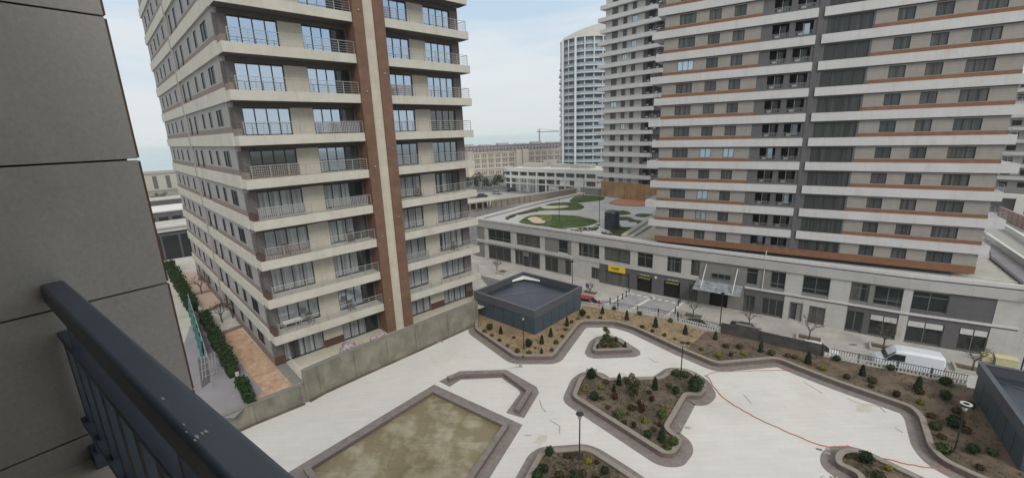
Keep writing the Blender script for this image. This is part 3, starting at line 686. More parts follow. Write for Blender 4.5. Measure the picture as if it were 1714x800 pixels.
# sacks on the terrace
def sack(name, label, x, y, s, sd):
    r_ = random.Random(sd); prof = []; a = MB(); n = 12; m = 7; vs = []
    for j in range(m+1):
        th = math.pi*j/m
        for i in range(n):
            ph = 2*math.pi*i/n; d = Vector((math.sin(th)*math.cos(ph), math.sin(th)*math.sin(ph), math.cos(th)))
            r = s*(1+.35*mnoise.noise(d*1.6+Vector((sd*3.1, 0, 0)))); vs.append((d.x*r*1.05, d.y*r, max(0, s*.62+d.z*r*.85)))
    a.add(vs, [(j*n+i, j*n+(i+1)%n, (j+1)*n+(i+1)%n, (j+1)*n+i) for j in range(m) for i in range(n)])
    P = LT(x, y); return tag(a.build(name, M['bag'], loc=(P.x, P.y, ZG+.05), smooth=True), label, 'sack', 'waste sacks on the terrace')
for i, (x, y, s, lb) in enumerate([(4.9,-2.1,.5,'leftmost of the pinkish waste sacks, at the foot of the tall heap'),(5.5,-2.0,.62,'largest pinkish sack, in the middle of the heap behind the wall'),(5.9,-2.5,.42,'pinkish sack leaning on the right of the tall heap'),(6.6,-2.0,.3,'small flat sack between the two heaps behind the wall'),(7.8,-1.9,.42,'round greyish sack at the left of the far heap'),(8.3,-2.1,.4,'greyish sack in the middle of the far heap'),(8.75,-1.8,.34,'greyish sack at the right of the far heap near the brown column'),(5.35,-2.1,.8,'tall drooping sack that tops the pinkish heap')]):
    sack('waste_sack', lb, x, y, s*.72, i+1)

# ------------------------------------------------------------------ right tower
YR = .5849; azr = R(18.93); CR = Vector((69.4*math.sin(azr), 69.4*math.cos(azr)))
U = thing('apartment_tower', 'big white banded apartment tower with orange stripes on the right', 'building', (CR.x, CR.y, 0), -YR)
ZB = 8.3; WT = 39.1          # wall foot; top of the white band number 0, others every 3 m below
bands = [WT+3.0*j-27 for j in range(0, 13)]     # 12.1 ...
WR = 35.7; DR = 20
ZT2 = bands[-1]+3.2
a = MB(); a.box(.02, WR-.02, 1.3, DR, ZB-.6, ZT2); a.build('core', M['rdark'], U)
lw = [(1.95,4.1,3),(5.73,7.2,2),(8.74,10.12,2)]
rw = [(25.2,26.65,2),(28.3,29.7,2),(31.45,33.66,3)]
floors = [9.1]+bands           # z of the floor line = top of the white band (first storey has none)
for j, zt in enumerate(floors):
    pan = MB(); pan2 = MB(); dk = MB(); orr = MB(); orr2 = MB()
    s0, s1 = zt+.5, zt+1.78; nxt = zt+2.0
    if j == 0: s0, s1, nxt = 9.65, 10.95, 11.1
    def cl(mbx, x0, x1, wins, m=0):
        x = x0
        for w0, w1, n in wins:
            mbx.box(x, w0, 0, .3, zt+.001, s1+.1, m); mbx.box(w0, w1, 0, .3, zt+.001, s0, m); mbx.box(w0, w1, 0, .3, s1, s1+.1, m); x = w1
        mbx.box(x, x1, 0, .3, zt+.001, s1+.1, m)
    cl(pan, 0, 12.0, lw); cl(pan2, 23.3, WR, rw)
    # dark part with two loggias and the louvred bay
    l0, l1 = zt+.28, nxt-.18
    x = 12.0
    for w0, w1 in ((13.2,15.0),(15.65,17.5),(18.85,23.1)):
        dk.box(x, w0, -.02, .3, zt+.001, nxt); dk.box(w0, w1, -.02, .3, l1, nxt); 
        if w0 < 18: dk.box(w0, w1, -.02, .3, zt+.001, l0)
        x = w1
    dk.box(x, 23.3, -.02, .3, zt+.001, nxt)
    dk.box(0, 12.0, -.015, .3, s1+.1, nxt); dk.box(23.3, WR, -.015, .3, s1+.1, nxt)
    if j:
        orr.box(-.02, 12.0, -.06, 0, zt+.0, zt+.42); orr2.box(23.3, WR+.02, -.06, 0, zt, zt+.42); orr.build('orange_band', M['orange'], U); orr2.build('orange_band', M['orange'], U)
    pan.build('beige_wall_panel', M['rpanel'], U); pan2.build('beige_wall_panel', M['rpanel'], U); dk.build('charcoal_wall_panel', M['rdark'], U)
    # windows
    if zt < 44:
        for lst in (lw, rw):
            for w0, w1, n in lst:
                window(U, w1-w0, s1-s0, n, 'glassR', (w0, .16, s0), 'wide_window' if n == 3 else 'window', t=.06)
        window(U, 4.25, l1-zt-.02, 4, 'glassC', (18.85, .12, zt+.01), 'louvred_bay', t=.04)
        for w0, w1 in ((13.2,15.0),(15.65,17.5)):
            key = ('log', round(w1-w0, 2), j == 0)
            if key not in _win:
                b = MB(); ww = w1-w0; hh = l1-l0
                b.box(0, ww, 1.1, 1.15, 0, hh, 0)  # back and lining painted black for the shade inside the loggia
                b.box(-.02, 0, .29, 1.1, 0, hh, 0); b.box(ww, ww+.02, .29, 1.1, 0, hh, 0); b.box(0, ww, .29, 1.1, -.02, 0, 0); b.box(0, ww, .29, 1.1, hh, hh+.02, 0)
                b.box(ww*.42, ww*.46, .9, 1.0, .05, hh-.05, 3); b.box(ww*.5, ww*.8, .95, 1.0, .1, hh-.1, 2)
                b.box(ww*.2, ww*.42, .25, .5, .02, .28, 3)
                for z in (.12,.28,.42): b.box(.03, ww-.03, -.03, -.01, z, z+.025, 3)
                for i in range(7): x_ = .06+(ww-.12)*i/6; b.box(x_-.01, x_+.01, -.03, -.01, 0, .42, 3)
                _win[key] = b.build('loggia', [M['black'], M['frame'], M['glassR'], M['steel'], M['rdark']], U, (w0, .02, l0))
            else:
                copy_tree(_win[key], (w0, .02, l0), parent=U)
a = MB(); a.box(0, WR+.02, -.07, .0, 8.72, 9.62, 0); a.build('orange_base_band', M['orange'], U)
for j, zt in enumerate(bands):
    a = MB(); e0 = -1.65 if j % 2 else -1.0; e1 = WR+(1.4 if j % 2 else .7)
    a.box(e0, 17.85, -.30, 0, zt-1.0, zt); a.box(18.45, e1, -.30, 0, zt-1.0, zt)
    a.box(e0, 0.02, 0, 5.0, zt-1.0+.003, zt-.003); a.box(WR-.02, e1, 0, 6.0, zt-1.0+.003, zt-.003)
    f = a.build('white_fascia', M['rwhite'], U)
    for x0, x1 in ((e0+.05, -.1), (WR+.1, e1-.05)):
        a = MB()
        for z in (.25,.5,.8): a.tube((x0, -.2, zt+z), (x1, -.2, zt+z), .02, n=4)
        xe = x0 if x0 < 0 else x1
        for z in (.25,.5,.8): a.tube((xe, -.2, zt+z), (xe, 4.8, zt+z), .02, n=4)
        for y in (-.2,1.5,3.2,4.8): a.tube((xe, y, zt), (xe, y, zt+.82), .025, n=4)
        a.build('side_railing', M['steel'], U)
a = MB(); a.box(17.86, 18.44, -.12, 0, 9.6, ZT2); a.build('vertical_pier', M['rdark'], U)
a = MB(); a.box(-.4, WR+.4, -.4, DR+.4, ZT2, ZT2+.8); a.build('roof', M['rwhite'], U)
a = MB()
for j, zt in enumerate(floors):
    for y in (3.2,7.4,11.5,15.5): a.box(-.03, .02, y, y+1.6, zt+.4, zt+1.8); a.box(WR-.02, WR+.03, y, y+1.6, zt+.4, zt+1.8)
a.build('side_window', M['glassR'], U)

# ------------------------------------------------------------------ shopping podium
PT = 8.8
roofp = [K0, K1, K2, K3, K3+Vector((7,-5.2)), Vector((95,62)), Vector((110,120)), Vector((60,150)), Vector((19.6,120.6)), Vector((6.8,107.6))]
Pd = thing('shopping_podium', 'long two storey shopping podium along the street under the striped tower', 'building', (0, 0, 0))
off_in = offset(roofp, -.0)
core = offset(ccw(roofp), .45)
a = MB(); a.prism(core, ZS-.1, PT-.75); a.build('core', M['pdark'], Pd)
a = MB(); a.prism(offset(ccw(roofp), .3), PT-.74, PT-.6); roof_o = a.build('roof', mat('roof_paving', (.50,.495,.50), .85, c2=(.40,.40,.395), scale=.18, c2pos=(.35,.7), lines=(2.4,1.2,.04,.86,.06)), Pd)
rc = ccw(roofp)
a = MB(); a.strip(offset(rc, -.22), offset(rc, .25), PT-.42, PT, 0, True); a.strip(offset(rc, -.1), offset(rc, .2), PT-.58, PT-.42, 1, True); a.strip(offset(rc, -.24), offset(rc, .45), PT-1.75, PT-.58, 2, True)
a.build('parapet', [M['rwhite'], M['pdark'], M['fascia']], Pd)
a = MB(); i4 = [K3, K3+Vector((7,-5.2)), Vector((95,62)), Vector((110,120)), Vector((60,150)), Vector((19.6,120.6)), Vector((6.8,107.6)), K0]
a.strip(offset(i4, .45, False), i4, ZS, PT-1.75); a.build('side_wall', M['plight'], Pd)
segL = [(PODL[i+1]-PODL[i]).length for i in range(3)]; segS = [0, segL[0], segL[0]+segL[1]]
def seg_of(u):
    return 0 if u < segS[1] else (1 if u < segS[2] else 2)
def seg_tf(i):
    t = (PODL[i+1]-PODL[i]).normalized(); return PODL[i], math.atan2(t.y, t.x)
MATS = [M['plight'], M['pgrey'], M['pdark'], M['rwhite'], M['black'], M['steel']]
walls = [MB() for _ in range(3)]
def pw(u0, u1, z0, z1, m, y0=0, y1=.4):
    while u0 < u1-1e-4:
        i = seg_of(u0+1e-5); e = min(u1, segS[i]+segL[i]) if i < 2 else u1
        walls[i].box(u0-segS[i], e-segS[i], y0, y1, z0, z1, m); u0 = e
def pwin(u0, u1, z0, z1, n, name='shop_window', g='glassP', y=.22, tr=None):
    i = seg_of((u0+u1)/2); o, an = seg_tf(i); p = o+Vector((math.cos(an), math.sin(an)))*(u0-segS[i])+Vector((-math.sin(an), math.cos(an)))*y
    return window(Pd, u1-u0, z1-z0, n, g, (p.x, p.y, z0), name, rz=an, t=.08, tr=None if tr is None else tr)
ZU0, ZU1, ZL = 4.5, 6.8, 4.0
# upper storey: (u0,u1,kind) kind: number of lights (window) or material 'L' light 'G' grey 'D' dark
up = [(0,2.1,'G'),(2.1,3.1,'L'),(3.1,9.3,3),(9.3,10.7,'L'),(10.7,16.5,3),(16.5,17.6,'L'),(17.6,20.6,'G'),(20.6,22.6,1),(22.6,23.4,'G'),(23.4,24.85,'L'),
      (24.85,28.95,2),(28.95,29.85,'L'),(29.85,34.55,3),(34.55,35.75,'L'),(35.75,38.3,2),(38.3,40.5,'L'),(40.5,42.65,2),(42.65,44.0,'L'),(44.0,45.2,1),(45.2,51.35,'G'),
      (51.35,52.7,1),(52.7,54.25,'G'),(54.25,55.95,2),(55.95,57.85,'L'),(57.85,60.7,2),(60.7,62.75,'L'),(62.75,64.55,2),(64.55,65.0,'G'),(65.0,67.6,2),(67.6,68.4,'L'),
      (68.4,71.5,2),(71.5,75.2,'D'),(75.2,77.1,'L')]
KM = {'L':0,'G':1,'D':2}
for u0, u1, k in up:
    if isinstance(k, int):
        pwin(u0, u1, ZU0, ZU1, k, tr=.62 if int(u0*10)%3 else 1.7)
        m = 0 if 23 < u0 < 46 or 60 < u0 < 62 else (1 if u0 < 66 else 2)
        pw(u0, u1, ZL, ZU0, 0 if u0 < 46 else m); pw(u0, u1, ZU1, 7.05, 1)
    else: pw(u0, u1, ZL, 7.05, KM[k], -.04 if k == 'L' else 0)
# string course
pw(-.2, 23.5, 3.75, 4.3, 0, -.35, 0); pw(23.5, 45.0, 3.85, 4.05, 0, -.10, 0); pw(51.3, 77.2, 3.88, 4.12, 3, -.16, 0); pw(51.3, 77.2, 3.72, 3.88, 2, -.08, 0)
gf = [(0,2.0,'G'),(2.0,3.0,'L'),(3.0,9.2,3),(9.2,10.2,'L'),(10.2,12.4,2),(12.4,13.6,'D1'),(13.6,16.4,1),(16.4,17.5,'L'),(17.5,20.5,2),(20.5,22,'G'),(22,23.4,1),(23.4,27.4,'L'),
      (27.4,29.0,2),(29.0,30.0,'D'),(30.0,34.55,4),(34.55,35.75,'D'),(35.75,38.3,'V'),(38.3,40.15,'D'),(40.15,42.65,'V'),(42.65,44.0,'D'),(44.0,45.2,1),(45.2,46.85,'G'),(46.85,49.3,'V'),(49.3,51.3,'G'),
      (51.35,52.7,2),(52.7,53.55,'D'),(53.55,56.1,3),(56.1,56.85,'L'),(56.85,58.15,'D2'),(58.15,58.9,'L'),(58.9,60.65,2),(60.65,62.75,'L'),(62.75,64.45,2),(64.45,65,'D'),(65,67.6,2),(67.6,68.4,'L'),
      (68.4,71.6,2),(71.6,72.85,'D'),(72.85,75.2,2),(75.2,77.1,'L')]
for u0, u1, k in gf:
    top = ZL
    if isinstance(k, int):
        zb = .5 if u0 < 26 or u0 > 29 else .8; zt = 2.9
        if u0 > 62: zt = 3.2
        if u0 < 23: zt = 3.3
        pwin(u0, u1, zb, zt, k, 'glazed_shopfront'); m = (1 if u0 < 23 else 0 if u0 < 29 or 56 < u0 < 62 else 2)
        pw(u0, u1, zt, top, m); pw(u0, u1, ZS-.05, zb, m)
    elif k == 'V':
        pw(u0, u1, 2.95 if u0 < 46 else 2.9, top, 2 if u0 < 46 else 1); pw(u0, u1, ZS-.05, 2.95, 4, .38, .445)  # black sheet stands in for the shaded depth of the opening
    elif k == 'D1':
        pwin(u0, u1, .45, 2.5, 1, 'shop_door'); pw(u0, u1, 2.5, top, 1)
    elif k == 'D2':
        pw(u0, u1, 2.9, top, 0); pw(u0, u1, ZS-.05, .5, 0); pw(u0, u1, .5, 2.9, 4, .5, .55); pw(u0+.72, u1-.02, .5, 2.8, 1, .05, .1); pw(u0-.1, u0, .5, 2.95, 1, -.06, 0); pw(u1, u1+.1, .5, 2.95, 1, -.06, 0); pw(u0-.1, u1+.1, 2.95, 3.05, 1, -.06, 0)
    else: pw(u0, u1, ZS-.05, top, KM[k], -.04 if k == 'L' else 0)
# roller blinds half down in the last shop fronts
for u0, u1 in ((65.1,66.25),(66.35,67.5),(68.5,69.95),(70.05,71.5),(72.95,73.98),(74.08,75.1)): pw(u0, u1, 2.45, 3.12, 3, .05, .07)
# entrance glazing
pw(46.86, 49.28, 4.55, 4.6, 4, -.01, 0)
pwin(46.9, 49.45, 4.65, 5.4, 3, 'shop_window', y=-.02)
for i, wb in enumerate(walls):
    o, an = seg_tf(i); wb.build('front_wall', MATS, Pd, (o.x, o.y, 0), rz=an)
# drain post at the kink
p = podp(24.0, .25, ZS)
p = podp(53.4, .12, 0); a = MB(); a.tube((p.x, p.y, 4.1), (p.x, p.y, 9.6), .05); a.build('downpipe', M['white'], Pd)
a = MB()
for u, o_, r in ((54,5,.5),(60,7,.7),(63.5,4,.5),(50,8,.6),(47,5,.5),(29,5,.6),(31,8,.5),(25,6,.4),(66,7.5,.7),(69,5,.5),(57,8,.4)):
    c_ = podp(u, o_, 0); P_ = [(c_.x+r*math.cos(k*.7)*(1+.4*math.sin(k*2.3+u)), c_.y+.5*r*math.sin(k*.7)*(1+.4*math.sin(k*1.7+u))) for k in range(9)]; a.prism(P_, ZS+.001, ZS+.004)
struct(a.build('damp_patch', M['asphalt']), 'dark damp patches on the street paving')
# canopy
o, an = seg_tf(1); p = podp(45.0, 0, 0)
cn = thing('entrance_canopy', 'sloping glass canopy on white struts over the podium entrance', 'canopy', (p.x, p.y, 0), an)
a = MB(); a.add([(0,-.05,4.05),(6.1,-.05,4.05),(6.1,-2.5,3.35),(0,-2.5,3.35),(0,-.05,3.97),(6.1,-.05,3.97),(6.1,-2.5,3.27),(0,-2.5,3.27)], [(3,2,1,0),(4,5,6,7),(0,1,5,4),(1,2,6,5),(2,3,7,6),(3,0,4,7)])
a.build('glass_sheet', mat('canopy_glass', (.20,.22,.25), .25, c2=(.33,.35,.37), scale=1.4, spec=.5), cn)
a = MB()
for x in (0,1.52,3.05,4.57,6.1): a.tube((x, 0, 4.06), (x, -2.5, 3.36), .045)
a.tube((0,-2.5,3.34), (6.1,-2.5,3.34), .06); a.tube((0,-1.25,3.7), (6.1,-1.25,3.7), .04); a.build('frame', M['steel'], cn)
for x in (1.1, 5.2):
    a = MB(); a.tube((x, -.02, 6.5), (x-.1, -2.2, 3.5), .06); a.build('strut', M['white'], cn)
# signs
def psign(name, label, u0, u1, z0, z1, m, y=-.12):
    i = seg_of(u0); o, an = seg_tf(i); p = podp(u0, -y, z0)
    t = thing(name, label, 'sign', (p.x, p.y, z0), an); a = MB(); a.box(0, u1-u0, 0, -y-.005 if y < 0 else .1, 0, z1-z0); a.build('board', m, t); return t
s = psign('shop_sign', 'yellow shop sign with dark lettering over the glazed shop door', 30.75, 33.75, 2.85, 3.85, M['yellow'])
def word(txt, size, m, parent, x, z, y=-.015, ext=.008):
    c = bpy.data.curves.new('lettering', 'FONT'); c.body = txt; c.size = size; c.extrude = ext; c.align_x = 'CENTER'; c.align_y = 'CENTER'; c.materials.append(m)
    o = bpy.data.objects.new('lettering', c); COL.objects.link(o); o.parent = parent; o.location = (x, y, z); o.rotation_euler = (math.pi/2, 0, 0); return o
# the dark script on the sign is not legible: a run of joined rounded strokes, with a pale smaller line below
a = MB()
xs = [.62,.78,.95,1.12,1.3,1.48,1.66,1.84,1.98]
for i in range(len(xs)-1):
    a.tube((xs[i], -.02, .56+.03*(i%2)), (xs[i+1], -.02, .56+.03*((i+1)%2)), .06, n=5)
for x, h in ((.7,.16),(1.2,.1),(1.5,.24),(1.72,.2),(1.92,.14)): a.tube((x, -.02, .56), (x+.05, -.02, .56+h), .045, n=5); 
a.tube((.95,-.02,.56),(.9,-.02,.44),.04, n=5); a.build('lettering', M['ink'], s)
a = MB()
for k in range(7): a.box(1.0+k*.13, 1.09+k*.13, -.02, 0, .26+.01*(k%2), .36)
a.build('small_lettering', M['tape'], s)
for u0, lb in ((36.2,'left of the two garage entrances'),(40.6,'right of the two garage entrances')):
    s = psign('height_bar', 'yellow height bar hanging in the '+lb, u0-.1, u0+1.8, 2.62, 2.86, mat('dull_yellow', (.22,.21,.03), .6))
    s = psign('garage_sign', 'faint white lettering above the '+lb, u0, u0+1.7, 3.12, 3.42, M['pdark'])
    a = MB()
    for k in range(9): a.box(.08+k*.18, .2+k*.18, -.02, 0, .08, .14+.05*((k*7)%3))
    a.build('lettering', M['white'], s)
p = podp(39.2, .1, 3.3); a = MB(); a.tube((0,0,0), (.0,0,0.001), .01)
i = 0; o, an = seg_tf(0); p = podp(38.95, .12, 3.25); a = MB(); a.tube((0,0,0), (0,-.06,0), .22, n=16)
tag(a.build('round_sign', M['white'], loc=p, rz=an), 'small round white sign on the pier between the two garage entrances', 'sign')
# blue and white board on a post by the street planter
p = at(983, 493, ZS); t = thing('street_sign', 'small blue and white notice board on a post beside the first street planter', 'sign', p, -.9)
a = MB(); a.tube((0,0,0), (0,0,1.2), .04); a.build('post', M['steel'], t); a = MB(); a.box(-.35, .35, -.03, .03, 1.0, 1.95, 0); a.box(-.3, .3, -.05, -.03, 1.3, 1.9, 1); a.build('board', [M['white'], mat('blue_board', (.16,.17,.36), .6)], t)

# ------------------------------------------------------------------ podium roof garden
RZ = PT-.6
def patch(px, m, z, name, label, kind='structure', seg=4, r=2.5):
    P = roundc(ccw([at(x, y, RZ).xy for x, y in px]), r, seg=seg); a = MB(); a.prism(P, z, z+.05)
    o = a.build(name, m); o['kind'] = kind; o['label'] = label; return o
q = lambda X, Y: (860+X/6.856, 310+Y/6.856)
patch([q(-100,362),q(120,300),q(300,250),q(450,205),q(620,195),q(760,212),q(820,252),q(760,288),q(400,290),q(250,300),q(60,335)], M['grass'], RZ+.01, 'lawn', 'long dark green lawn along the left edge of the podium roof')
patch([q(50,430),q(120,375),q(200,345),q(400,338),q(700,348),q(880,385),q(980,418),q(900,455),q(760,485),q(500,500),q(380,470),q(120,445)], M['grass'], RZ+.01, 'lawn', 'long green lawn at the front edge of the podium roof')
patch([q(310,350),q(430,345),q(440,400),q(380,430),q(300,390)], M['olive'], RZ+.07, 'lawn', 'olive turf patch on the front lawn')
patch([q(630,185),q(700,130),q(820,115),q(1045,130),q(1040,172),q(820,195),q(700,210)], M['grass'], RZ+.01, 'lawn', 'green lawn at the back of the podium roof')
patch([q(1190,300),q(1250,290),q(1340,315),q(1345,335),q(1200,345)], M['grass'], RZ+.01, 'lawn', 'small lawn behind the dark cylinder on the podium roof')
patch([q(1370,350),q(1440,325),q(1590,335),q(1600,350),q(1480,372)], M['grass'], RZ+.01, 'lawn', 'narrow lawn beside the striped tower on the podium roof')
patch([q(1130,515),q(1190,362),q(1340,368),q(1380,400),q(1505,412),q(1440,500),q(1300,560),q(1200,540)], M['grass'], RZ+.01, 'lawn', 'lawn to the right of the dark cylinder on the podium roof')
sandm = mat('pale_play_sand', (.52,.40,.31), .9, var=.1); pale = mat('pale_court', (.50,.52,.54), .8, var=.05)
patch([q(300,250),q(340,238),q(450,245),q(600,238),q(645,252),q(560,266),q(430,276),q(340,272)], mat('pale_buff_court', (.50,.46,.36), .9), RZ+.08, 'play_court', 'pale dumbbell shaped court on the left roof lawn', r=1.5)
patch([q(150,390),q(230,368),q(310,385),q(325,410),q(370,425),q(340,448),q(230,446),q(190,420)], sandm, RZ+.13, 'play_court', 'pale pink sand area at the left of the front lawn', r=1.2)
patch([q(1210,412),q(1310,412),q(1320,432),q(1400,432),q(1440,470),q(1390,488),q(1225,485)], pale, RZ+.08, 'play_court', 'pale court on the lawn to the right of the dark cylinder', r=1.0)
patch([q(1070,205),q(1180,165),q(1340,145),q(1520,155),q(1640,170),q(1640,245),q(1340,245),q(1150,230)], M['pgrey'], RZ+.01, 'play_court', 'dark ring around the orange court on the podium roof')
patch([q(1130,205),q(1230,170),q(1420,163),q(1515,180),q(1515,232),q(1300,238),q(1170,225)], mat('orange_court', (.46,.20,.10), .85), RZ+.07, 'play_court', 'orange court at the back of the podium roof')
patch([q(1440,600),q(1500,560),q(1625,470),q(1640,620)], mat('buff_yard', (.50,.46,.36), .9), RZ+.01, 'play_court', 'buff yard at the left foot of the striped tower', r=.5)
# pale paths between the lawns
a = MB()
pth = [q(40,440),q(110,350),q(220,318),q(420,308),q(650,315),q(860,350),q(1000,410)]
P = roundc([at(x, y, RZ).xy for x, y in pth], 3, False); a.strip(offset(P, .7, False), offset(P, -.7, False), RZ+.02, RZ+.05)
P = [at(x, y, RZ).xy for x, y in (q(1350,600),q(1480,520),q(1640,420))]; a.strip(offset(P, .35, False), offset(P, -.35, False), RZ+.02, RZ+.3)
P = [at(x, y, RZ).xy for x, y in (q(1260,590),q(1400,500),q(1600,365))]; a.strip(offset(P, .45, False), offset(P, -.45, False), RZ+.02, RZ+.3)
struct(a.build('path', M['palecon']))
# dark cylinder
p = at(1024, 383, RZ); a = MB(); a.lathe([(1.35,0),(1.35,3.1),(1.25,3.3),(.9,3.38),(.02,3.4)], 28)
c_ = tag(a.build('ventilation_drum', M['kiosk'], loc=p, smooth=False), 'dark navy ventilation drum on the podium roof garden', 'vent')
# roof edge planting strip: low mounds
# orange hoarding round the foot of the second tower + grey screens
p0, p1 = at(985, 331, RZ), at(1012, 331, RZ)
def screen(label, px0, px1, h, m, th=.4, z=RZ, cat='hoarding', name='hoarding'):
    A_ = at(*px0, z).xy; B2 = at(*px1, z).xy; d = (B2-A_); an = math.atan2(d.y, d.x); a = MB(); a.box(0, d.length, 0, th, 0, h)
    for k in range(int(d.length/2)+1): a.box(k*2.0, k*2.0+.1, -.06, 0, 0, h+.05)
    return tag(a.build(name, m, loc=(A_.x, A_.y, z), rz=an), label, cat)
orm = mat('ochre_hoarding', (.33,.20,.10), .85, c2=(.42,.27,.14), scale=.3)
screen('ochre hoarding round the foot of the second white banded tower', (1006,328), (1098,340), 4.2, orm, .3)
screen('dark grey screen standing in front of the ochre hoarding', (1028,325), (1049,331), 2.6, M['pgrey'], 3.0, cat='screen', name='screen')
screen('grey screen behind the back lawn of the podium roof', (972,325), (1024,329), 1.9, M['pgrey'], .3, cat='screen', name='screen')
# thin masts on the roof garden
for i, (x, y, h) in enumerate([(1003,372,5),(936,372,4.5),(977,330,5),(1012,330,5)]):
    a = MB(); a.lathe([(.07,0),(.05,h),(.14,h),(.14,h+.12),(.02,h+.14)], 8)
    tag(a.build('mast', M['black_metal'], loc=at(x, y, RZ)), ['slim mast to the left of the dark drum','slim mast in the middle of the front roof lawn','slim mast behind the left roof lawn','slim mast beside the grey screen'][i], 'mast', 'masts on the roof garden')

# right of the tower: ramp, parapets
gz = RZ
a = MB(); a.prism([at(x, y, gz).xy for x, y in [(1660,434),(1647,391),(1714,440),(1760,475),(1750,500),(1704,470)]], gz+.01, gz+.2); struct(a.build('ramp', M['lilac']))
a = MB(); a.prism([at(x, y, gz).xy for x, y in [(1640,376),(1665,372),(1720,405),(1790,450),(1780,480),(1714,440),(1647,391)]], gz+.012, gz+.1); struct(a.build('terrace', mat('pale_green_grey', (.34,.345,.32), .85)))
a = MB(); a.prism([at(x, y, gz).xy for x, y in [(1600,430),(1640,425),(1660,434),(1704,472),(1640,470),(1590,465)]], gz+.013, gz+.06); struct(a.build('terrace', M['palecon']))
def parapet(label, px, h, m=M['white'], th=.35, name='parapet_wall'):
    P = [at(x, y, gz).xy for x, y in px]; t = thing(name, label, 'wall', (P[0].x, P[0].y, gz)); o = -P[0]
    a = MB(); a.strip([p+o for p in offset(P, th, False)], [p+o for p in P], 0, h); a.build('wall', m, t); return t
parapet('long white parapet sloping down to the right behind the striped tower', [(1646,400),(1714,449),(1760,482)], 1.0)
parapet('second white parapet nearer the tower balcony ends', [(1652,370),(1690,392),(1740,425)], .9)
parapet('dark low wall at the near edge of the lilac ramp', [(1655,434),(1704,474),(1720,488)], .3, M['pdark'])
screen('slim white railing along the front of the roof terrace right of the tower', (1632,462), (1704,473), .06, M['white'], .04, RZ+.9, 'railing', 'roof_railing')
screen('pinkish wall behind the clipped hedge at the right edge', (1668,364), (1730,392), 2.0, mat('pinkish_wall', (.33,.24,.21), .85), .3, cat='wall', name='garden_wall')

# ------------------------------------------------------------------ second banded tower
B0 = Vector((27.6, 128.0)); YB = math.atan2(13, 11.4)
Bt = thing('apartment_tower', 'second white banded tower behind, left of the striped tower', 'building', (B0.x, B0.y, 0), -YB)
WB = 21.5; a = MB(); a.box(.02, WB-.02, .3, 18, 8, 62); a.build('core', M['rdark'], Bt)
pbm = mat('pale_beige_panel', (.50,.47,.43), .8, var=.06, scale=1); bz = [10.4+3.0*j for j in range(17)]
def b3(z): return z
for j, zt in enumerate(bz):
    x = 0; pan = MB()
    for w0, w1 in ((2.1,4.0),(5.6,6.9),(8.4,9.7)):
        pan.box(x, w0, 0, .3, zt, zt+1.9); pan.box(w0, w1, 0, .3, zt, zt+.35); x = w1
        window(Bt, w1-w0, 1.5, 2, 'glassR', (w0, .15, zt+.35), t=.07)
    pan.box(x, 12.0, 0, .3, zt, zt+1.9); pan.build('beige_wall_panel', pbm, Bt)
    a = MB(); e0 = -1.9 if j % 2 else -1.2; e1 = 17.6 if j % 2 == 0 else 15.6
    a.box(e0, e1, -1.0, .3, zt-1.0, zt); a.box(e0, 0, .3, 5, zt-.98, zt-.02)
    a.build('white_band', M['rwhite'], Bt)
    a = MB(); 
    for w0, w1 in ((13.2,14.8),(15.6,17.4)): a.box(w0, w1, .02, .29, zt+.3, zt+1.9); a.box(w0+.3, w0+1.0, -.2, .0, zt+.3, zt+.6, 1)
    a.build('loggia', [M['black'], M['steel']], Bt)
a = MB(); a.box(-.5, 18, -.5, 18.4, 61.0, 62.2); a.build('roof', M['rwhite'], Bt)

# ------------------------------------------------------------------ round glass tower
def dirpt(az, d): return Vector((d*math.sin(R(az)), d*math.cos(R(az))))
c0 = dirpt(10.2, 222)
Ct = thing('round_tower', 'distant curved tower with white slabs and blue balcony glass', 'building', (c0.x, c0.y, 0), 0)
blue = mat('blue_balcony_glass', (.30,.38,.43), .3, var=.12, scale=.15, spec=.5); wslab = mat('white_slab_far', (.60,.62,.63), .7)
def arcpoly(rx, ry, n=28): return [Vector((rx*math.cos(2*math.pi*i/n), ry*math.sin(2*math.pi*i/n))) for i in range(n)]
a = MB(); a.prism(arcpoly(12.4, 12.4), 6, 66, 0); a.build('core', mat('curtained_far_glass', (.12,.15,.17), .3, c2=(.22,.25,.27), scale=.6), Ct)
for j in range(19):
    z = 11.2+3.05*j; e = 0 if j < 14 else (j-13)*.35
    a = MB(); a.prism(arcpoly(14.3-e, 14.3-e), z, z+.38); a.build('slab', wslab, Ct)
    a = MB(); P = arcpoly(14.0-e, 14.0-e)
    for i in range(28): a.prism([P[i], P[(i+1)%28], P[(i+1)%28]*.993, P[i]*.993], z+.38, z+1.45)
    a.build('balcony_glass', blue, Ct)
a = MB(); P = arcpoly(13.2, 13.2, 40); 
for i in range(0, 40, 2): a.box(P[i].x-.25, P[i].x+.25, P[i].y-.25, P[i].y+.25, 8, 66.5)
a.build('fin', wslab, Ct)
a = MB()
for an in (205, 236): 
    x, y = 14.6*math.cos(R(an)), 14.6*math.sin(R(an)); a.box(x-.45, x+.45, y-.45, y+.45, 8, 66)
a.build('white_pier', wslab, Ct)
# sloping crown
a = MB(); n = 28; P = arcpoly(13.6, 13.6, n)
vs = [(p.x, p.y, 66.0) for p in P]+[(p.x*.93, p.y*.93, 69.5+3.0*(p.x/13.6)-1.2*(p.y/13.6)) for p in P]
a.add(vs, [tuple(range(n-1,-1,-1)), tuple(range(n, 2*n))]+[(i,(i+1)%n,(i+1)%n+n,i+n) for i in range(n)]); a.build('crown', mat('cream_crown', (.50,.49,.45), .8), Ct)

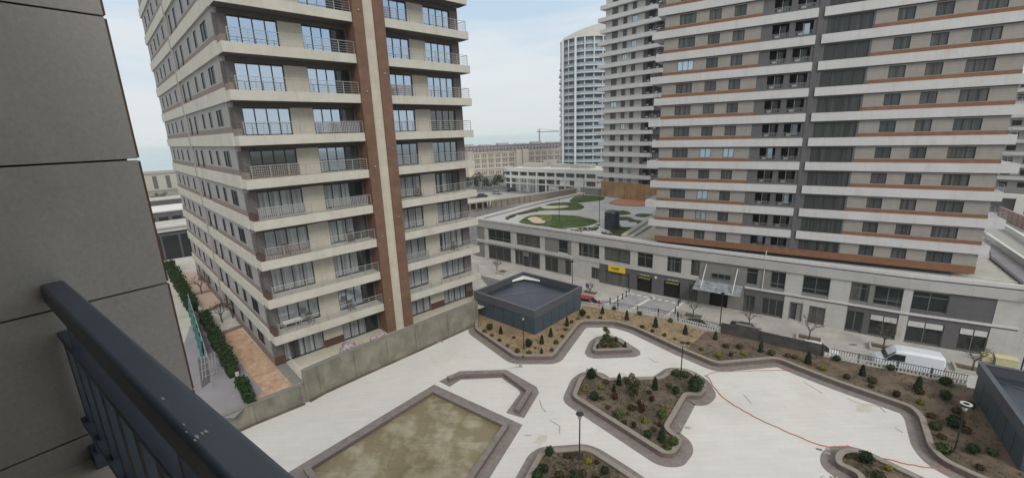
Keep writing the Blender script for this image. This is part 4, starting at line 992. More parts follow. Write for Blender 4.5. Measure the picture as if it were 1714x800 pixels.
# ------------------------------------------------------------------ white three storey mall in the middle distance
A0 = Vector((-4.4, 198.0)); A1 = Vector((41.0, 163.0)); dv = (A1-A0).normalized(); an = math.atan2(dv.y, dv.x)
Mt = thing('low_mall', 'white three storey mall with a rounded glass corner in the middle distance', 'building', (A0.x, A0.y, 0), an)
a = MB(); a.box(5, 60, .6, 22, .3, 10.2); a.lathe([(5.2,.3),(5.2,10.2)], 24, c=(5.4,5.8)); a.build('core', M['glassP'], Mt)
a = MB()
for z0, z1 in ((9.0,10.6),(6.1,7.3),(3.6,4.1)):
    a.box(5.4, 60, -.2, .9, z0, z1)
    P = [Vector((5.4+6.0*math.cos(R(t_)), 5.8+6.0*math.sin(R(t_)))) for t_ in range(150, 271, 12)]
    a.strip(P, [Vector((5.4,5.8))+(p-Vector((5.4,5.8)))*.88 for p in P], z0, z1)
for i in range(11):
    x = 5.6+i*4.7; a.box(x, x+.65, -.1, .7, .3, 9.2)
a.box(5.4, 60, 1, 22, 10.2, 10.5)
a.box(26, 30.8, .2, .7, .3, 3.4); a.box(31.5, 36.2, .2, .7, 3.9, 6.2); a.box(38.8, 43, -.05, .7, .3, 6.1)
a.build('white_frame', M['white'], Mt)
a = MB()
for i in range(16): x = 9.0+i*.8; a.box(x, x+.18, -.35, -.1, .3, 6.2)
a.build('vertical_louvre', wslab, Mt)
a = MB()
for x, y, w_, d_, h in ((9,5,10,5,1.8),(22,8,8,4,1.4),(33,6,9,6,1.6),(46,9,6,4,2.0),(16,12,5,3,2.6)): a.box(x, x+w_, y, y+d_, 10.45, 10.45+h)
a.build('roof_plant', M['palecon'], Mt)
a = MB()
for x in (27.2, 28.9): a.lathe([(.55,1.2),(.55,2.2)], 12, c=(x, .1))
a.build('round_window', M['steel'], Mt)

# ------------------------------------------------------------------ cream palace-like block on the skyline
E0 = dirpt(-9.5, 262); E1 = dirpt(10.5, 300); dv = (E1-E0).normalized(); an = math.atan2(dv.y, dv.x); LE = (E1-E0).length
Et = thing('palace_block', 'long cream residential block with a violet grey mansard roof on the skyline', 'building', (E0.x, E0.y, 0), an)
ecr = mat('cream_stone_far', (.56,.51,.42), .85, var=.12, scale=.08); evi = mat('violet_slate', (.125,.12,.155), .8, var=.12, scale=.2)  # cream stone lightened to carry the distance haze
a = MB(); a.box(0, LE, 0, 14, .2, 14.6)
for z in (4.2,14.0,10.6): a.box(-.3, LE+.3, -.5, 0, z, z+.45)
n = 23
for i in range(n+1):
    x = i*LE/n; a.box(x-.35, x+.35, -.3, 0, .3, 14)
for i in (3,4,11,12,18,19): x = (i+.1)*LE/n; a.box(x, x+.8*LE/n, -1.4, 0, .3, 15.4)
a.build('wall', ecr, Et)
a = MB(); a.add([(0,.2,14.6),(LE,.2,14.6),(LE,13.8,14.6),(0,13.8,14.6),(1.6,2.0,18.4),(LE-1.6,2.0,18.4),(LE-1.6,12,18.4),(1.6,12,18.4)], [(3,2,1,0),(4,5,6,7),(0,1,5,4),(1,2,6,5),(2,3,7,6),(3,0,4,7)])
rf = a.build('roof', evi, Et)
dm = None
for i in range(n*2):
    x = (i+.5)*LE/(n*2)
    if dm is None:
        a = MB(); a.box(-.5, .5, 0, 1.2, 0, 1.9, 0); a.box(-.6, .6, -.1, 1.2, 1.9, 2.1, 0); a.box(-.3, .3, -.03, 0, .3, 1.6, 1)
        dm = a.build('dormer', [ecr, M['glassP']], Et, (x, .1, 15.0))
    else: copy_tree(dm, (x, .1, 15.0), parent=Et)
wn = None
for j, z in enumerate((1.0, 5.2, 8.0, 11.2)):
    for i in range(n):
        x = (i+.5)*LE/n-1.6
        if wn is None:
            a = MB()
            for k in range(3): a.box(k*1.15, k*1.15+.75, -.06, -.02, 0, 2.1)
            wn = a.build('window', mat('far_window', (.19,.18,.17), .5), Et, (x, 0, z))  # pane colour lightened for the haze as well
        else: copy_tree(wn, (x, 0, z), parent=Et)
a = MB()
for i in range(9): x = (i+.5)*LE/9; a.box(x, x+7, 4, 9, 18.4, 19.6 if i % 2 else 19.0)
a.build('roof_terrace', M['palecon'], Et)
# construction crane behind it
cb = dirpt(4.0, 330); t = thing('tower_crane', 'thin tower crane with a level jib above the cream block', 'crane', (cb.x, cb.y, 0), R(-10))
a = MB(); a.box(-.5, .5, -.5, .5, .2, 27.5); a.build('mast', M['steel'], t)
a = MB(); a.box(-2, 18, -.3, .3, 25.2, 25.9); a.tube((0,0,28), (14,0,25.9), .12); a.tube((0,0,28), (-2,0,25.9), .12); a.build('jib', M['steel'], t)

# tower at the right edge, far behind
F0 = dirpt(48.3, 165); t = thing('apartment_tower', 'far banded tower cut by the right edge of the view', 'building', (F0.x, F0.y, 0), R(-50))
a = MB(); a.box(0, 22, 0, 16, .2, 34.5); a.build('core', M['rpanel'], t)
for j in range(12):
    z = 1.5+3.0*j; a = MB(); a.box(-.9-(j%2)*.4, 22.5, -.8, 16.2, z, z+.75); a.build('white_band', M['rwhite'], t)
    a = MB()
    for x in (1.5,4.8,8.2,12.0,15.5): a.box(x, x+1.6, -.05, 0, z+1.15, z+2.4)
    a.build('window', M['black'], t)
# white podium block below it
gp = at(1690, 352, ZS).xy
t = thing('low_block', 'white framed block with dark openings below the far right tower', 'building', (dirpt(47.2, 118).x, dirpt(47.2, 118).y, 0), R(-48))
a = MB(); a.box(0, 40, 0, 15, .2, 12); a.build('core', M['pdark'], t)
a = MB()
for z in (4.0,8.0,11.6): a.box(-.2, 40, -.5, 0, z, z+.8)
for x in range(0, 40, 6): a.box(x, x+1.2, -.6, 0, .2, 12)
a.build('frame', M['white'], t)

# ------------------------------------------------------------------ low buildings towards the sea (left)
def blockb(name, label, px, zb, w_, d_, h, br, mats, feats=None, cat='building'):
    p = at(*px, zb); t = thing(name, label, cat, (p.x, p.y, 0), math.pi/2-R(br))
    a = MB(); a.box(0, w_, 0, d_, .1, h); a.build('wall', mats[0], t)
    a = MB(); a.box(-.3, w_+.3, -.3, d_+.3, h, h+.4); a.build('roof', mats[1], t)
    if feats: feats(t)
    return t
def f1(t):
    for k in range(12):
        a = MB(); a.box(3+k*6.0, 5+k*6.0, -.15, 0, 1, 8.2); a.build('window', M['pdark'], t)
far_tan = mat('far_tan', (.27,.23,.20), .9, var=.1)
blockb('warehouse', 'pale waterfront warehouse with tall dark slots', (225,322), .2, 90, 30, 9.2, 46, [M['palecon'], far_tan], f1)
blockb('warehouse', 'long low tan warehouse in front of the sea', (200,318), .2, 70, 18, 7.4, 50, [far_tan, far_tan])
def f2(t):
    a = MB()
    for k in range(8): a.box(1+k*3.4, 3.4+k*3.4, -.12, 0, .8, 3.4)
    a.build('shopfront', M['black'], t)
blockb('market_hall', 'flat white roofed hall among the trees near the sea', (215,388), .3, 60, 16, 5.0, 46, [M['pdark'], M['white']], f2)
blockb('market_hall', 'dark hall with a thin white roof edge', (215,372), .3, 60, 9, 6.5, 46, [M['pdark'], M['palecon']], f2)
blockb('terrace_block', 'low block with an orange brown parapet', (215,404), .3, 60, 7, 2.9, 46, [M['orange'], M['orange']])
def f3(t):
    a = MB(); 
    for k in range(11): a.box(1+k*3.2, 3.8+k*3.2, -.12, 0, 1, 6.4)
    a.build('glazing', M['glassP'], t)
    a = MB(); a.box(-.4, 42, -.5, -.3, 7.3, 8.2); a.box(-.4, 42, -1.4, -.9, 8.6, 8.9); a.build('white_parapet', M['white'], t)
blockb('glass_block', 'dark glazed block with a white roof terrace next to the hedge court', (240,448), .3, 42, 12, 7.6, 46, [M['pdark'], M['palecon']], f3)

# wall of the lower car park left of the podium roof
A_ = at(775, 356, ZS).xy; B2 = at(965, 327, ZS).xy; d = B2-A_
t = thing('parking_wall', 'long low tan car park wall with a pale coping beyond the podium roof', 'wall', (A_.x, A_.y, 0), math.atan2(d.y, d.x))
tanw = mat('tan_wall', (.27,.235,.18), .9, c2=(.20,.18,.13), scale=.15)
a = MB(); a.box(d.length*.22, d.length, 0, .4, .2, 3.0); 
for k in range(12): a.box(k*2.6, k*2.6+.5, 0, .5, .2, 3.0)
a.build('wall', tanw, t)
a = MB(); a.box(0, d.length, -.1, .6, 3.0, 3.5); a.box(0, d.length*.3, .6, 6, 3.0, 3.3); a.build('coping', M['palecon'], t)
a = MB(); a.box(0, d.length*.22, 3, 3.2, .2, 3.0); a.build('inner_wall', M['pdark'], t)
struct((lambda m_: (m_.prism([at(x, y, ZS).xy for x, y in [(780,322),(840,322),(1000,332),(960,336),(850,345),(780,352)]], .31, .36), m_.build('car_park', mat('pale_car_park', (.34,.33,.31), .9)))[1])(MB()))

# ------------------------------------------------------------------ courtyard beside the left tower
def flat(px, z, m, name, dz=.01, dt=.03, label=None):
    a = MB(); a.prism([at(x, y, z).xy for x, y in px], z+dz, z+dz+dt); return struct(a.build(name, m), label)
flat([(372,560),(403,549),(491,646),(430,673)], ZG, M['tiles'], 'terracotta_court')
flat([(300,458),(327,454),(354,488),(326,494)], ZG, M['pinkcourt'], 'pink_court')
flat([(326,494),(354,488),(372,510),(345,520)], ZG, M['pinkcourt'], 'pink_court', .014)
flat([(345,525),(372,512),(404,549),(372,560)], ZG, mat('pale_court_slab', (.47,.45,.42), .85, var=.08, scale=1.5, lines=(.9,.9,.05,.75)), 'pale_court', .016)
flat([(326,524),(341,532),(440,655),(392,700),(330,700),(300,600)], ZG, M['lilac'], 'ramp', .02)
flat([(286,468),(300,470),(341,532),(326,524)], ZG, M['palecon'], 'path', .024)
def lowwall(name, label, px, h, th, m, z=ZG):
    P = [at(x, y, z).xy for x, y in px]; t = thing(name, label, 'wall', (P[0].x, P[0].y, z)); o = -P[0]
    a = MB(); a.strip([p+o for p in offset(P, th, False)], [p+o for p in P], 0, h); a.build('wall', m, t); return t
lowwall('court_wall', 'pale low wall between the lilac ramp and the hedges', [(300,472),(345,540),(395,632)], .45, .25, M['palecon'])
lowwall('court_kerb', 'brown kerb across the far end of the terracotta court', [(371,561),(405,548.5)], .3, .25, M['taupe'])
lowwall('court_kerb', 'brown kerb between the two pink courts', [(326,495),(355,488)], .3, .25, M['taupe'])
lowwall('court_kerb', 'brown kerb in front of the pale court with bare shrubs', [(345,524),(374,511)], .3, .25, M['taupe'])
flat([(331,600),(345,596),(352,640),(338,650)], ZG, M['pdark'], 'dark_sheet', .06, .03, 'dark sheet lying under the scaffold frames')
# green netting fence with scaffold bits
A_ = at(316, 522, ZG).xy; B2 = at(352, 648, ZG).xy; d = B2-A_
t = thing('netting_fence', 'sagging green netting fence along the ramp beside the grey wall panels', 'fence', (A_.x, A_.y, ZG), math.atan2(d.y, d.x))
a = MB(); nx, nz_ = 30, 6; vs = []
for i in range(nx+1):
    for j in range(nz_+1):
        x = d.length*.74*i/nx; vs.append((x, .12*math.sin(i*1.3+j*.7)+(j/nz_)*.25, .05+1.5*j/nz_+.08*math.sin(i*.9)*(j == nz_)))
fs = [(i*(nz_+1)+j, (i+1)*(nz_+1)+j, (i+1)*(nz_+1)+j+1, i*(nz_+1)+j+1) for i in range(nx) for j in range(nz_)]
a.add(vs, fs); o_ = a.build('netting', M['netting'], t); md = o_.modifiers.new('thickness', 'SOLIDIFY'); md.thickness = .02
a = MB()
for k in range(10): a.tube((d.length*k/9, .2, 0), (d.length*k/9, .3, 2.1), .03)
for z in (1.0, 2.0): a.tube((0, .25, z), (d.length, .3, z), .025)
a.build('pole', M['steel'], t)
t = thing('scaffold_frame', 'leaning pile of pale scaffold frames at the near end of the green netting', 'scaffold', at(340, 638, ZG), .9)
a = MB()
for k in range(2):
    y = k*.22; L_ = 2.0
    a.tube((y, 0, 0), (y+.3, L_*.2, 1.9), .03); a.tube((y+.8, .1, 0), (y+1.0, L_*.2, 1.9), .03)
    for z in (.3,.8,1.3,1.8): a.tube((y+.05*z, .2*z, z), (y+.85, .1+.2*z, z), .02)
a.build('frame', M['steel'], t)

# ------------------------------------------------------------------ planting
def leaves(mb, c, rx, rz_, n, s, rg, shape='ball', m=0):
    """leaf faces spread through a crown volume, thinning at an uneven edge"""
    for _ in range(n):
        d = Vector((rg.gauss(0,1), rg.gauss(0,1), rg.gauss(0,1))).normalized()
        r = rg.uniform(.45, 1.0)**.6; r *= .82+.35*mnoise.noise(d*2.1+Vector(c)*3)
        p = Vector((d.x*rx*r, d.y*rx*r, d.z*rz_*r))
        if shape == 'cone':
            h = rg.uniform(0, 1); w_ = rx*(1-h)**.5*rg.uniform(.5,1)**.5*(.9+.3*mnoise.noise(Vector((d.x*2, d.y*2, h*4)))); an = rg.uniform(0, 6.283)
            p = Vector((math.cos(an)*w_, math.sin(an)*w_, (h*2-1)*rz_))
        p += Vector(c)
        u = Vector((rg.gauss(0,1), rg.gauss(0,1), rg.gauss(0,1))).normalized(); v = u.cross(d if shape == 'ball' else Vector((0,0,1))).normalized()
        k = s*rg.uniform(.6, 1.3)
        mb.add([p-u*k, p+v*k*.6, p+u*k, p-v*k*.6], [(0,1,2,3)], m)
def shrub_mesh(kind, sd):
    rg = random.Random(sd); a = MB()
    a.tube((0,0,-.03), (0,0,.25), .03, .02, 5, 1)
    if kind == 'cone':   leaves(a, (0,0,.52), .27, .50, 900, .055, rg, 'cone'); mt = 'leaf1'
    elif kind == 'ball': leaves(a, (0,0,.48), .46, .46, 950, .065, rg); mt = 'leaf1'
    elif kind == 'stemball': a.tube((0,0,0), (0,0,.6), .035, .03, 5, 1); leaves(a, (0,0,.95), .38, .42, 900, .06, rg); mt = 'leaf1'
    elif kind == 'low':  leaves(a, (0,0,.2), .34, .22, 420, .062, rg); mt = 'leaf3'
    elif kind == 'green':leaves(a, (0,0,.28), .40, .30, 560, .065, rg); mt = 'leaf2'
    elif kind == 'yellow':leaves(a, (0,0,.22), .32, .24, 380, .06, rg); mt = 'leaf4'
    elif kind == 'red':  leaves(a, (0,0,.3), .26, .32, 460, .055, rg); mt = 'leaf5'
    elif kind == 'bushy':
        for _ in range(7): a.tube((0,0,0), (rg.uniform(-.5,.5), rg.uniform(-.5,.5), rg.uniform(.8,1.7)), .03, .008, 4, 1)
        for _ in range(9): leaves(a, (rg.uniform(-.5,.5), rg.uniform(-.5,.5), rg.uniform(.3,1.5)), .34, .3, 150, .065, rg)
        mt = 'leaf2'
    elif kind == 'tuft':
        for _ in range(60):
            an = rg.uniform(0, 6.28); r = rg.uniform(.05,.3); h = rg.uniform(.2,.5)
            a.add([(math.cos(an)*.04, math.sin(an)*.04, 0), (math.cos(an+.2)*.06, math.sin(an+.2)*.06, 0), (math.cos(an)*r, math.sin(an)*r, h)], [(0,1,2)])
        mt = 'leaf2'
    return a, [M[mt], M['bark']]
NAMES = {'cone':'conical_shrub','ball':'round_shrub','stemball':'ball_tree','low':'low_shrub','green':'green_shrub','yellow':'yellow_shrub','red':'reddish_shrub','bushy':'bushy_tree','tuft':'grass_tuft'}
CATS = {'bushy':'small tree','stemball':'small tree','tuft':'grass tuft'}
_sh = {}
def shrub(kind, x, y, s, label, grp, z=None):
    v = rnd.randrange(3); key = (kind, v); z = ZP+KH-.14 if z is None else z
    p = at(x, y, z); p.z = z-.02
    if key not in _sh:
        a, ms_ = shrub_mesh(kind, hash_(kind)+v*17); o = a.build(NAMES[kind], ms_); _sh[key] = o
    else:
        o = _sh[key].copy(); COL.objects.link(o); o.name = NAMES[kind]
    o.location = p; o.rotation_euler.z = rnd.uniform(0, 6.28); s *= .88; o.scale = (s*rnd.uniform(.92,1.08), s*rnd.uniform(.92,1.08), s*rnd.uniform(.9,1.1))
    return tag(o, label, CATS.get(kind, 'shrub'), grp)
def hash_(s): return sum(ord(c)*(i+3) for i, c in enumerate(s))
KB = 'shrubs in the sandy bed round the nearer kiosk'
KSHORT = {'cone':'dark conical shrub','ball':'dark round shrub','stemball':'ball crowned shrub on a stem','low':'low dry shrub','green':'green bushy shrub','yellow':'bright yellow green shrub','red':'small reddish brown shrub','bushy':'tall loose bush','tuft':'grassy tuft'}
def place(lst, grp):
    for k, x, y, s, where in lst: shrub(k, x, y, s, KSHORT[k]+' '+where, grp)
place([('ball',820,552,.95,'by the left end of the kiosk wall'),('cone',838.4,558,.9,'against the dark kiosk wall, second from its left end'),('ball',885,580,1.0,'right of the lantern post at the kiosk corner'),
 ('cone',907,575,.95,'just right of the nearest kiosk corner'),('cone',922,563,1.0,'along the kiosk side, second right of its nearest corner'),('cone',949,545,1.0,'near the middle of the kiosk right side'),('ball',975,529,1.0,'at the right end of the kiosk side'),
 ('low',811,557,.95,'leftmost in the sandy kiosk bed'),('low',823,563,.9,'second from the left along the sandy kiosk kerb'),('low',836,571,.85,'third from the left along the sandy kiosk kerb'),('low',849,580,.75,'fourth from the left along the sandy kiosk kerb'),
 ('green',866,589,.8,'left of the front corner of the sandy kiosk bed'),('green',886,593,.85,'at the front corner of the sandy kiosk bed'),('cone',906.5,591,.6,'just behind the front kerb of the sandy kiosk bed'),('low',923.6,587,.8,'at the right front corner of the sandy kiosk bed'),
 ('green',931,575,.85,'half way up the right kerb of the sandy kiosk bed'),('low',941,564,.8,'on the right slope between kiosk and plaza kerb'),('low',947,553,.75,'upper part of the right slope by the kiosk'),('low',957,540,.8,'under the right part of the kiosk side'),
 ('low',968,534,.7,'beside the ball shrub at the kiosk right end'),('low',985,532,.8,'past the right end of the kiosk'),('low',860,566,.7,'half hidden in front of the kiosk wall, left of the lantern post'),('low',896,583,.55,'between the lantern post and the front conical shrub'),
 ('tuft',876,598,.7,'by the left bend of the sandy bed kerb')], KB)
SB = 'shrubs in the long bed beside the street railing'
place([('cone',1008.5,525,1.05,'first along the street railing after the kiosk'),('cone',1049,535,1.1,'second along the street railing after the kiosk'),('cone',1097,547,1.2,'third along the street railing, the tallest one'),('cone',1147,559,1.1,'fourth along the street railing, over the dark car'),
 ('cone',1197,568,1.0,'at the left end of the charcoal hoarding'),('cone',1273,588,1.1,'in front of the middle of the charcoal hoarding'),('cone',1352,608,1.2,'in front of the right end of the charcoal hoarding'),('cone',1442.5,628,1.15,'by the railing left of the white van'),
 ('cone',1536,652,1.25,'by the railing under the rear of the white van'),
 ('green',1028,518,.9,'at the railing between the first two conical shrubs'),('green',1071,527,.9,'at the railing between the second and third conical shrubs'),('green',1122,539,.9,'at the railing between the third and fourth conical shrubs'),
 ('green',1400,603,1.0,'at the railing just right of the charcoal hoarding'),('green',1490,619,1.1,'at the railing below the van windscreen'),('green',1582,643,1.2,'at the railing behind the rear of the van'),
 ('low',1005,533,.8,'in the sand opposite the triangular bed'),('low',1075,548.5,.85,'in the sand under the second railing bush'),('low',1092,555,.85,'in the sand below the tallest conical shrub'),('low',1112,562,.8,'in the sand right of the tallest conical shrub'),
 ('yellow',1130,568,.75,'in the sand near where it turns to dark soil'),('green',1152,576,.6,'at the edge between sand and dark soil'),('low',1173,586,.8,'in the dark soil left of the first yellow shrubs'),('yellow',1202,597,1.1,'beside the kerb bend below the left end of the hoarding'),
 ('yellow',1246,594,1.1,'by the kerb under the middle of the hoarding'),('red',1223,596,.8,'between the two yellow shrubs by the hoarding'),('low',1214.5,581,1.1,'below the left part of the hoarding'),('low',1238,583,1.1,'left of the conical shrub at the hoarding middle'),
 ('green',1291,594,1.0,'right of the conical shrub at the hoarding middle'),('low',1318,597,.9,'below the right half of the hoarding'),('low',1330,600,.9,'left of the conical shrub at the hoarding right end'),('yellow',1377,619,1.2,'just right of the hoarding by the kerb'),
 ('low',1417,633,1.0,'between the hoarding end and the van'),('green',1459.6,640,1.0,'below the front wheel of the van'),('low',1458,648,.9,'close to the kerb below the front of the van'),('red',1500,664,1.1,'near the kerb below the middle of the van'),
 ('low',1538,658,1.2,'at the foot of the conical shrub under the van rear'),('yellow',1540,676,1.1,'near the kerb corner below the van rear'),('ball',1581,668,1.0,'left of the ring headed lantern, near the railing'),
 ('low',1557.6,698,1.0,'just inside the kerb corner below the van'),('green',1565,718,1.1,'inside the kerb, left of the ring headed lantern'),('ball',1597,714,1.2,'close behind the ring headed lantern'),('low',1576,733,.9,'left of the ring headed lantern foot'),
 ('green',1578,756,1.3,'by the kerb at the ring headed lantern foot'),('ball',1627,759,.9,'right of the ring headed lantern foot'),('low',1616,722,1.1,'between the ring headed lantern and the slate blue kiosk'),('low',1600,690,1.1,'between the railing and the ring headed lantern'),
 ('green',1622,680,1.0,'at the back corner of the slate blue kiosk'),('green',1660,760,.9,'at the foot of the slate blue kiosk wall'),('low',1640,785,.9,'in the lower right corner of the long bed')], SB)
CB = 'shrubs in the large central bed'
place([('ball',990,634,1.15,'at the upper left corner of the central bed'),('cone',1036,643,1.05,'at the back of the central bed, left of the loose bush'),('cone',1027.5,655,.75,'small, second row left of the tall loose bush'),('ball',995,669,1.05,'near the left tip of the central bed'),
 ('red',1029,668,1.2,'just left of the centre of the central bed'),('yellow',1006,651,.9,'near the upper left corner of the central bed'),('yellow',977.5,654,.85,'at the left end of the central bed'),('bushy',1056,664,1.15,'at the back of the central bed'),
 ('cone',1096,651,1.15,'at the back of the central bed, right of the tall loose bush'),('green',1120,647,.8,'between the back conical shrub and the big ball'),('ball',1131,659,.8,'left of the biggest round shrub'),('ball',1164,655,1.75,'the biggest one, at the right corner of the central bed'),
 ('green',1132,628,1.2,'left of the lantern post at the back of the central bed'),('green',1147,631,1.1,'right of the lantern post at the back of the central bed'),('low',1086,658,.8,'behind the middle of the central bed'),('red',1091,671,.9,'right of the middle of the central bed'),
 ('red',1070,676,.7,'in the very middle of the central bed'),('low',1057.5,685,1.1,'below the middle of the central bed'),('red',1074,689,1.2,'tallest of the reddish ones, lower middle of the central bed'),('green',1036,697,1.1,'on the left slope of the central bed'),
 ('low',1017.5,683,.8,'near the long kerb, left part of the central bed'),('red',1061,715,.9,'near the long kerb, lower part of the central bed'),('yellow',1080,706,1.0,'in the lower part of the central bed'),('ball',1084,731,.75,'near the bottom kerb of the central bed'),
 ('cone',1107.5,737,1.2,'near the bottom corner of the central bed'),('green',1107.5,698,1.2,'right side of the central bed, below the notch'),('yellow',1116,683,.7,'right side of the central bed beside the notch'),('green',1127,743,1.1,'in the bottom right corner of the central bed'),
 ('red',1104,713,.8,'inside the right kerb of the central bed'),('low',1014,641,1.0,'behind the left corner of the central bed'),('low',1045,708,.7,'inside the long kerb, half way down'),('low',1095,720,.7,'between the bottom cone and the lower yellow shrub'),
 ('low',1008,668,.8,'between the left round shrub and the reddish ball'),('tuft',1050,694,1.0,'in the bare soil left of the tallest reddish shrub'),('green',1117,752,.9,'tucked into the rounded bottom end of the central bed')], CB)
place([('bushy',1016,572,1.0,'filling the small triangular bed'),('cone',1000,584,.65,'at the left corner of the small triangular bed'),('cone',1046,581,.7,'at the right corner of the small triangular bed'),('red',1031,571,.9,'behind the loose bush in the triangular bed'),('green',1012,580,1.2,'low at the front of the triangular bed'),('green',1027,582,1.1,'low at the front middle of the triangular bed')], 'shrubs in the small triangular bed')
place([('stemball',919.7,772,1.0,'at the far left of the foreground lantern bed'),('ball',911,790,.8,'left of the foreground lantern, second row'),('ball',900,803,.95,'at the left kerb of the bed with the foreground lantern'),('low',937,798,1.1,'lower left of the foreground lantern'),
 ('low',976,794,1.0,'lower right of the foreground lantern'),('ball',1012,792,.65,'right side of the bed with the foreground lantern'),('ball',963,808,1.0,'at the bottom edge below the foreground lantern'),('low',948.6,765,.8,'behind and left of the foreground lantern'),('low',957,765,.8,'close behind the foreground lantern'),
 ('yellow',985,774,.9,'right of the foreground lantern inside a small yellow frame'),('red',999,776,.7,'right of the yellow frame'),('low',1000,806,1.0,'at the bottom edge, right of the foreground lantern'),('low',925,808,1.0,'at the bottom edge, left of the foreground lantern')], 'shrubs in the bed with the foreground lantern')
place([('ball',1449,774,1.1,'in the lower right bed by the red cable'),('low',1436,768,.9,'at the far end of the lower right bed'),('yellow',1487.5,786,.95,'in the lower right bed below the red cable'),('green',1471,802,1.1,'at the bottom edge in the lower right bed'),('low',1420,765,.6,'tucked in the rounded end of the lower right bed')], 'shrubs in the lower right bed')
# small yellow wire frame
p = at(985, 776, ZP+.28); a = MB()
for x in (-.25,.25):
    for y in (-.2,.2): a.tube((x, y, 0), (x, y, .55), .012, n=4)
for z in (.05,.55):
    a.tube((-.25,-.2,z), (.25,-.2,z), .015, n=4); a.tube((-.25,.2,z), (.25,.2,z), .015, n=4); a.tube((-.25,-.2,z), (-.25,.2,z), .015, n=4); a.tube((.25,-.2,z), (.25,.2,z), .015, n=4)
tag(a.build('wire_frame', M['leaf4'], loc=p, rz=.3), 'small yellow wire frame round a shrub by the foreground lantern', 'wire frame')

# weeds, twigs and clods that nobody could count
def inside(p, P):
    c = False; n = len(P)
    for i in range(n):
        a_, b_ = P[i], P[i-1]
        if (a_[1] > p[1]) != (b_[1] > p[1]) and p[0] < (b_[0]-a_[0])*(p[1]-a_[1])/(b_[1]-a_[1])+a_[0]: c = not c
    return c
def cover(P, n, label, mats, seed, z=ZP+KH-.14, s0=1.0):
    rg = random.Random(seed); a = MB(); xs = [p[0] for p in P]; ys = [p[1] for p in P]; k = 0
    while k < n:
        p = (rg.uniform(min(xs), max(xs)), rg.uniform(min(ys), max(ys)))
        if not inside(p, P): continue
        if mnoise.noise(Vector((p[0]*.5, p[1]*.5, seed))) < rg.uniform(-.5,.35): k += 1; continue
        k += 1; m = rg.choices((0,1,2), (5,3,4))[0]
        if m == 2:      # clod
            s = rg.uniform(.03,.10)*s0; h = s*rg.uniform(.4,.8); an = rg.uniform(0,3)
            a.add([(p[0]+s*math.cos(an+t_), p[1]+s*math.sin(an+t_)*.8, z-.01) for t_ in (0,1.3,2.6,3.9,5.1)]+[(p[0]+rg.uniform(-.3,.3)*s, p[1]+rg.uniform(-.3,.3)*s, z+h)], [(0,1,5),(1,2,5),(2,3,5),(3,4,5),(4,0,5)], 2)
        else:
            for _ in range(5):
                an = rg.uniform(0,6.28); r = rg.uniform(.04,.16)*s0; h = rg.uniform(.04,.16)*s0; q_ = (p[0]+rg.uniform(-.1,.1), p[1]+rg.uniform(-.1,.1))
                a.add([(q_[0], q_[1], z), (q_[0]+.03*math.cos(an+1.5), q_[1]+.03*math.sin(an+1.5), z), (q_[0]+r*math.cos(an), q_[1]+r*math.sin(an), z+h)], [(0,1,2)], m)
    o = a.build('ground_cover', mats); o['kind'] = 'stuff'; o['label'] = label
cm = [M['leaf3'], M['leaf2'], M['soil']]
cover([p for p in inl[:ic+1]]+[Vector((18.6,38.6)), Vector((15.1,41.6)), Vector((8.2,45.2)), K1C, K1B, K1A], 1500, 'dry weeds and clods over the sandy bed', [M['leaf3'], M['olive'], M['sand']], 1)
cover([p for p in inl[ic:]]+back[:5]+[Vector((18.6,38.6))], 2600, 'weeds and clods over the dark soil of the long bed', cm, 2)
for i_, px_ in enumerate(([(960,658),(1108,750),(1126,752),(1136,740),(1134,731),(1112,715),(1146,657),(1166,655),(1176,648),(1168,632),(1150,621),(1128,619),(1107,636),(1013,638),(998,626),(984,627),(972,636)],
    [(889,800),(908,763),(915,757),(978,752),(993,758),(1036,785),(1090,822),(1055,862),(893,870)],[(993,584),(1001,570),(1012,563.5),(1026,564.5),(1057,581)],[(1406,773),(1406,761),(1412,755),(1428,754),(1446,758),(1536,800),(1600,835),(1580,860),(1480,845),(1444,800)])):
    cover([at(x, y, ZP+KH).xy for x, y in px_], (2600,1500,260,900)[i_], ['weeds and clods over the central bed','weeds and clods over the bed with the foreground lantern','weeds and clods in the triangular bed','weeds and clods in the lower right bed'][i_], cm, 5+i_)
for i_, px_ in enumerate(([q(60,450),q(180,452),q(420,485),q(700,515),q(760,495),q(900,480),q(990,440),q(960,520),q(700,540),q(100,470)],[q(1010,545),q(1130,520),q(1270,565),q(1250,590),q(1010,560)],[q(-80,400),q(40,345),q(300,300),q(280,290),q(60,330),q(-90,375)])):
    cover([at(x, y, RZ).xy for x, y in px_], 900, ['grey green planting along the front edge of the podium roof','grey green planting right of the drum on the podium roof','grey green planting along the left roof lawn'][i_], [M['leaf2'], M['olive'], M['leaf3']], 20+i_, RZ+.02, 3.2)
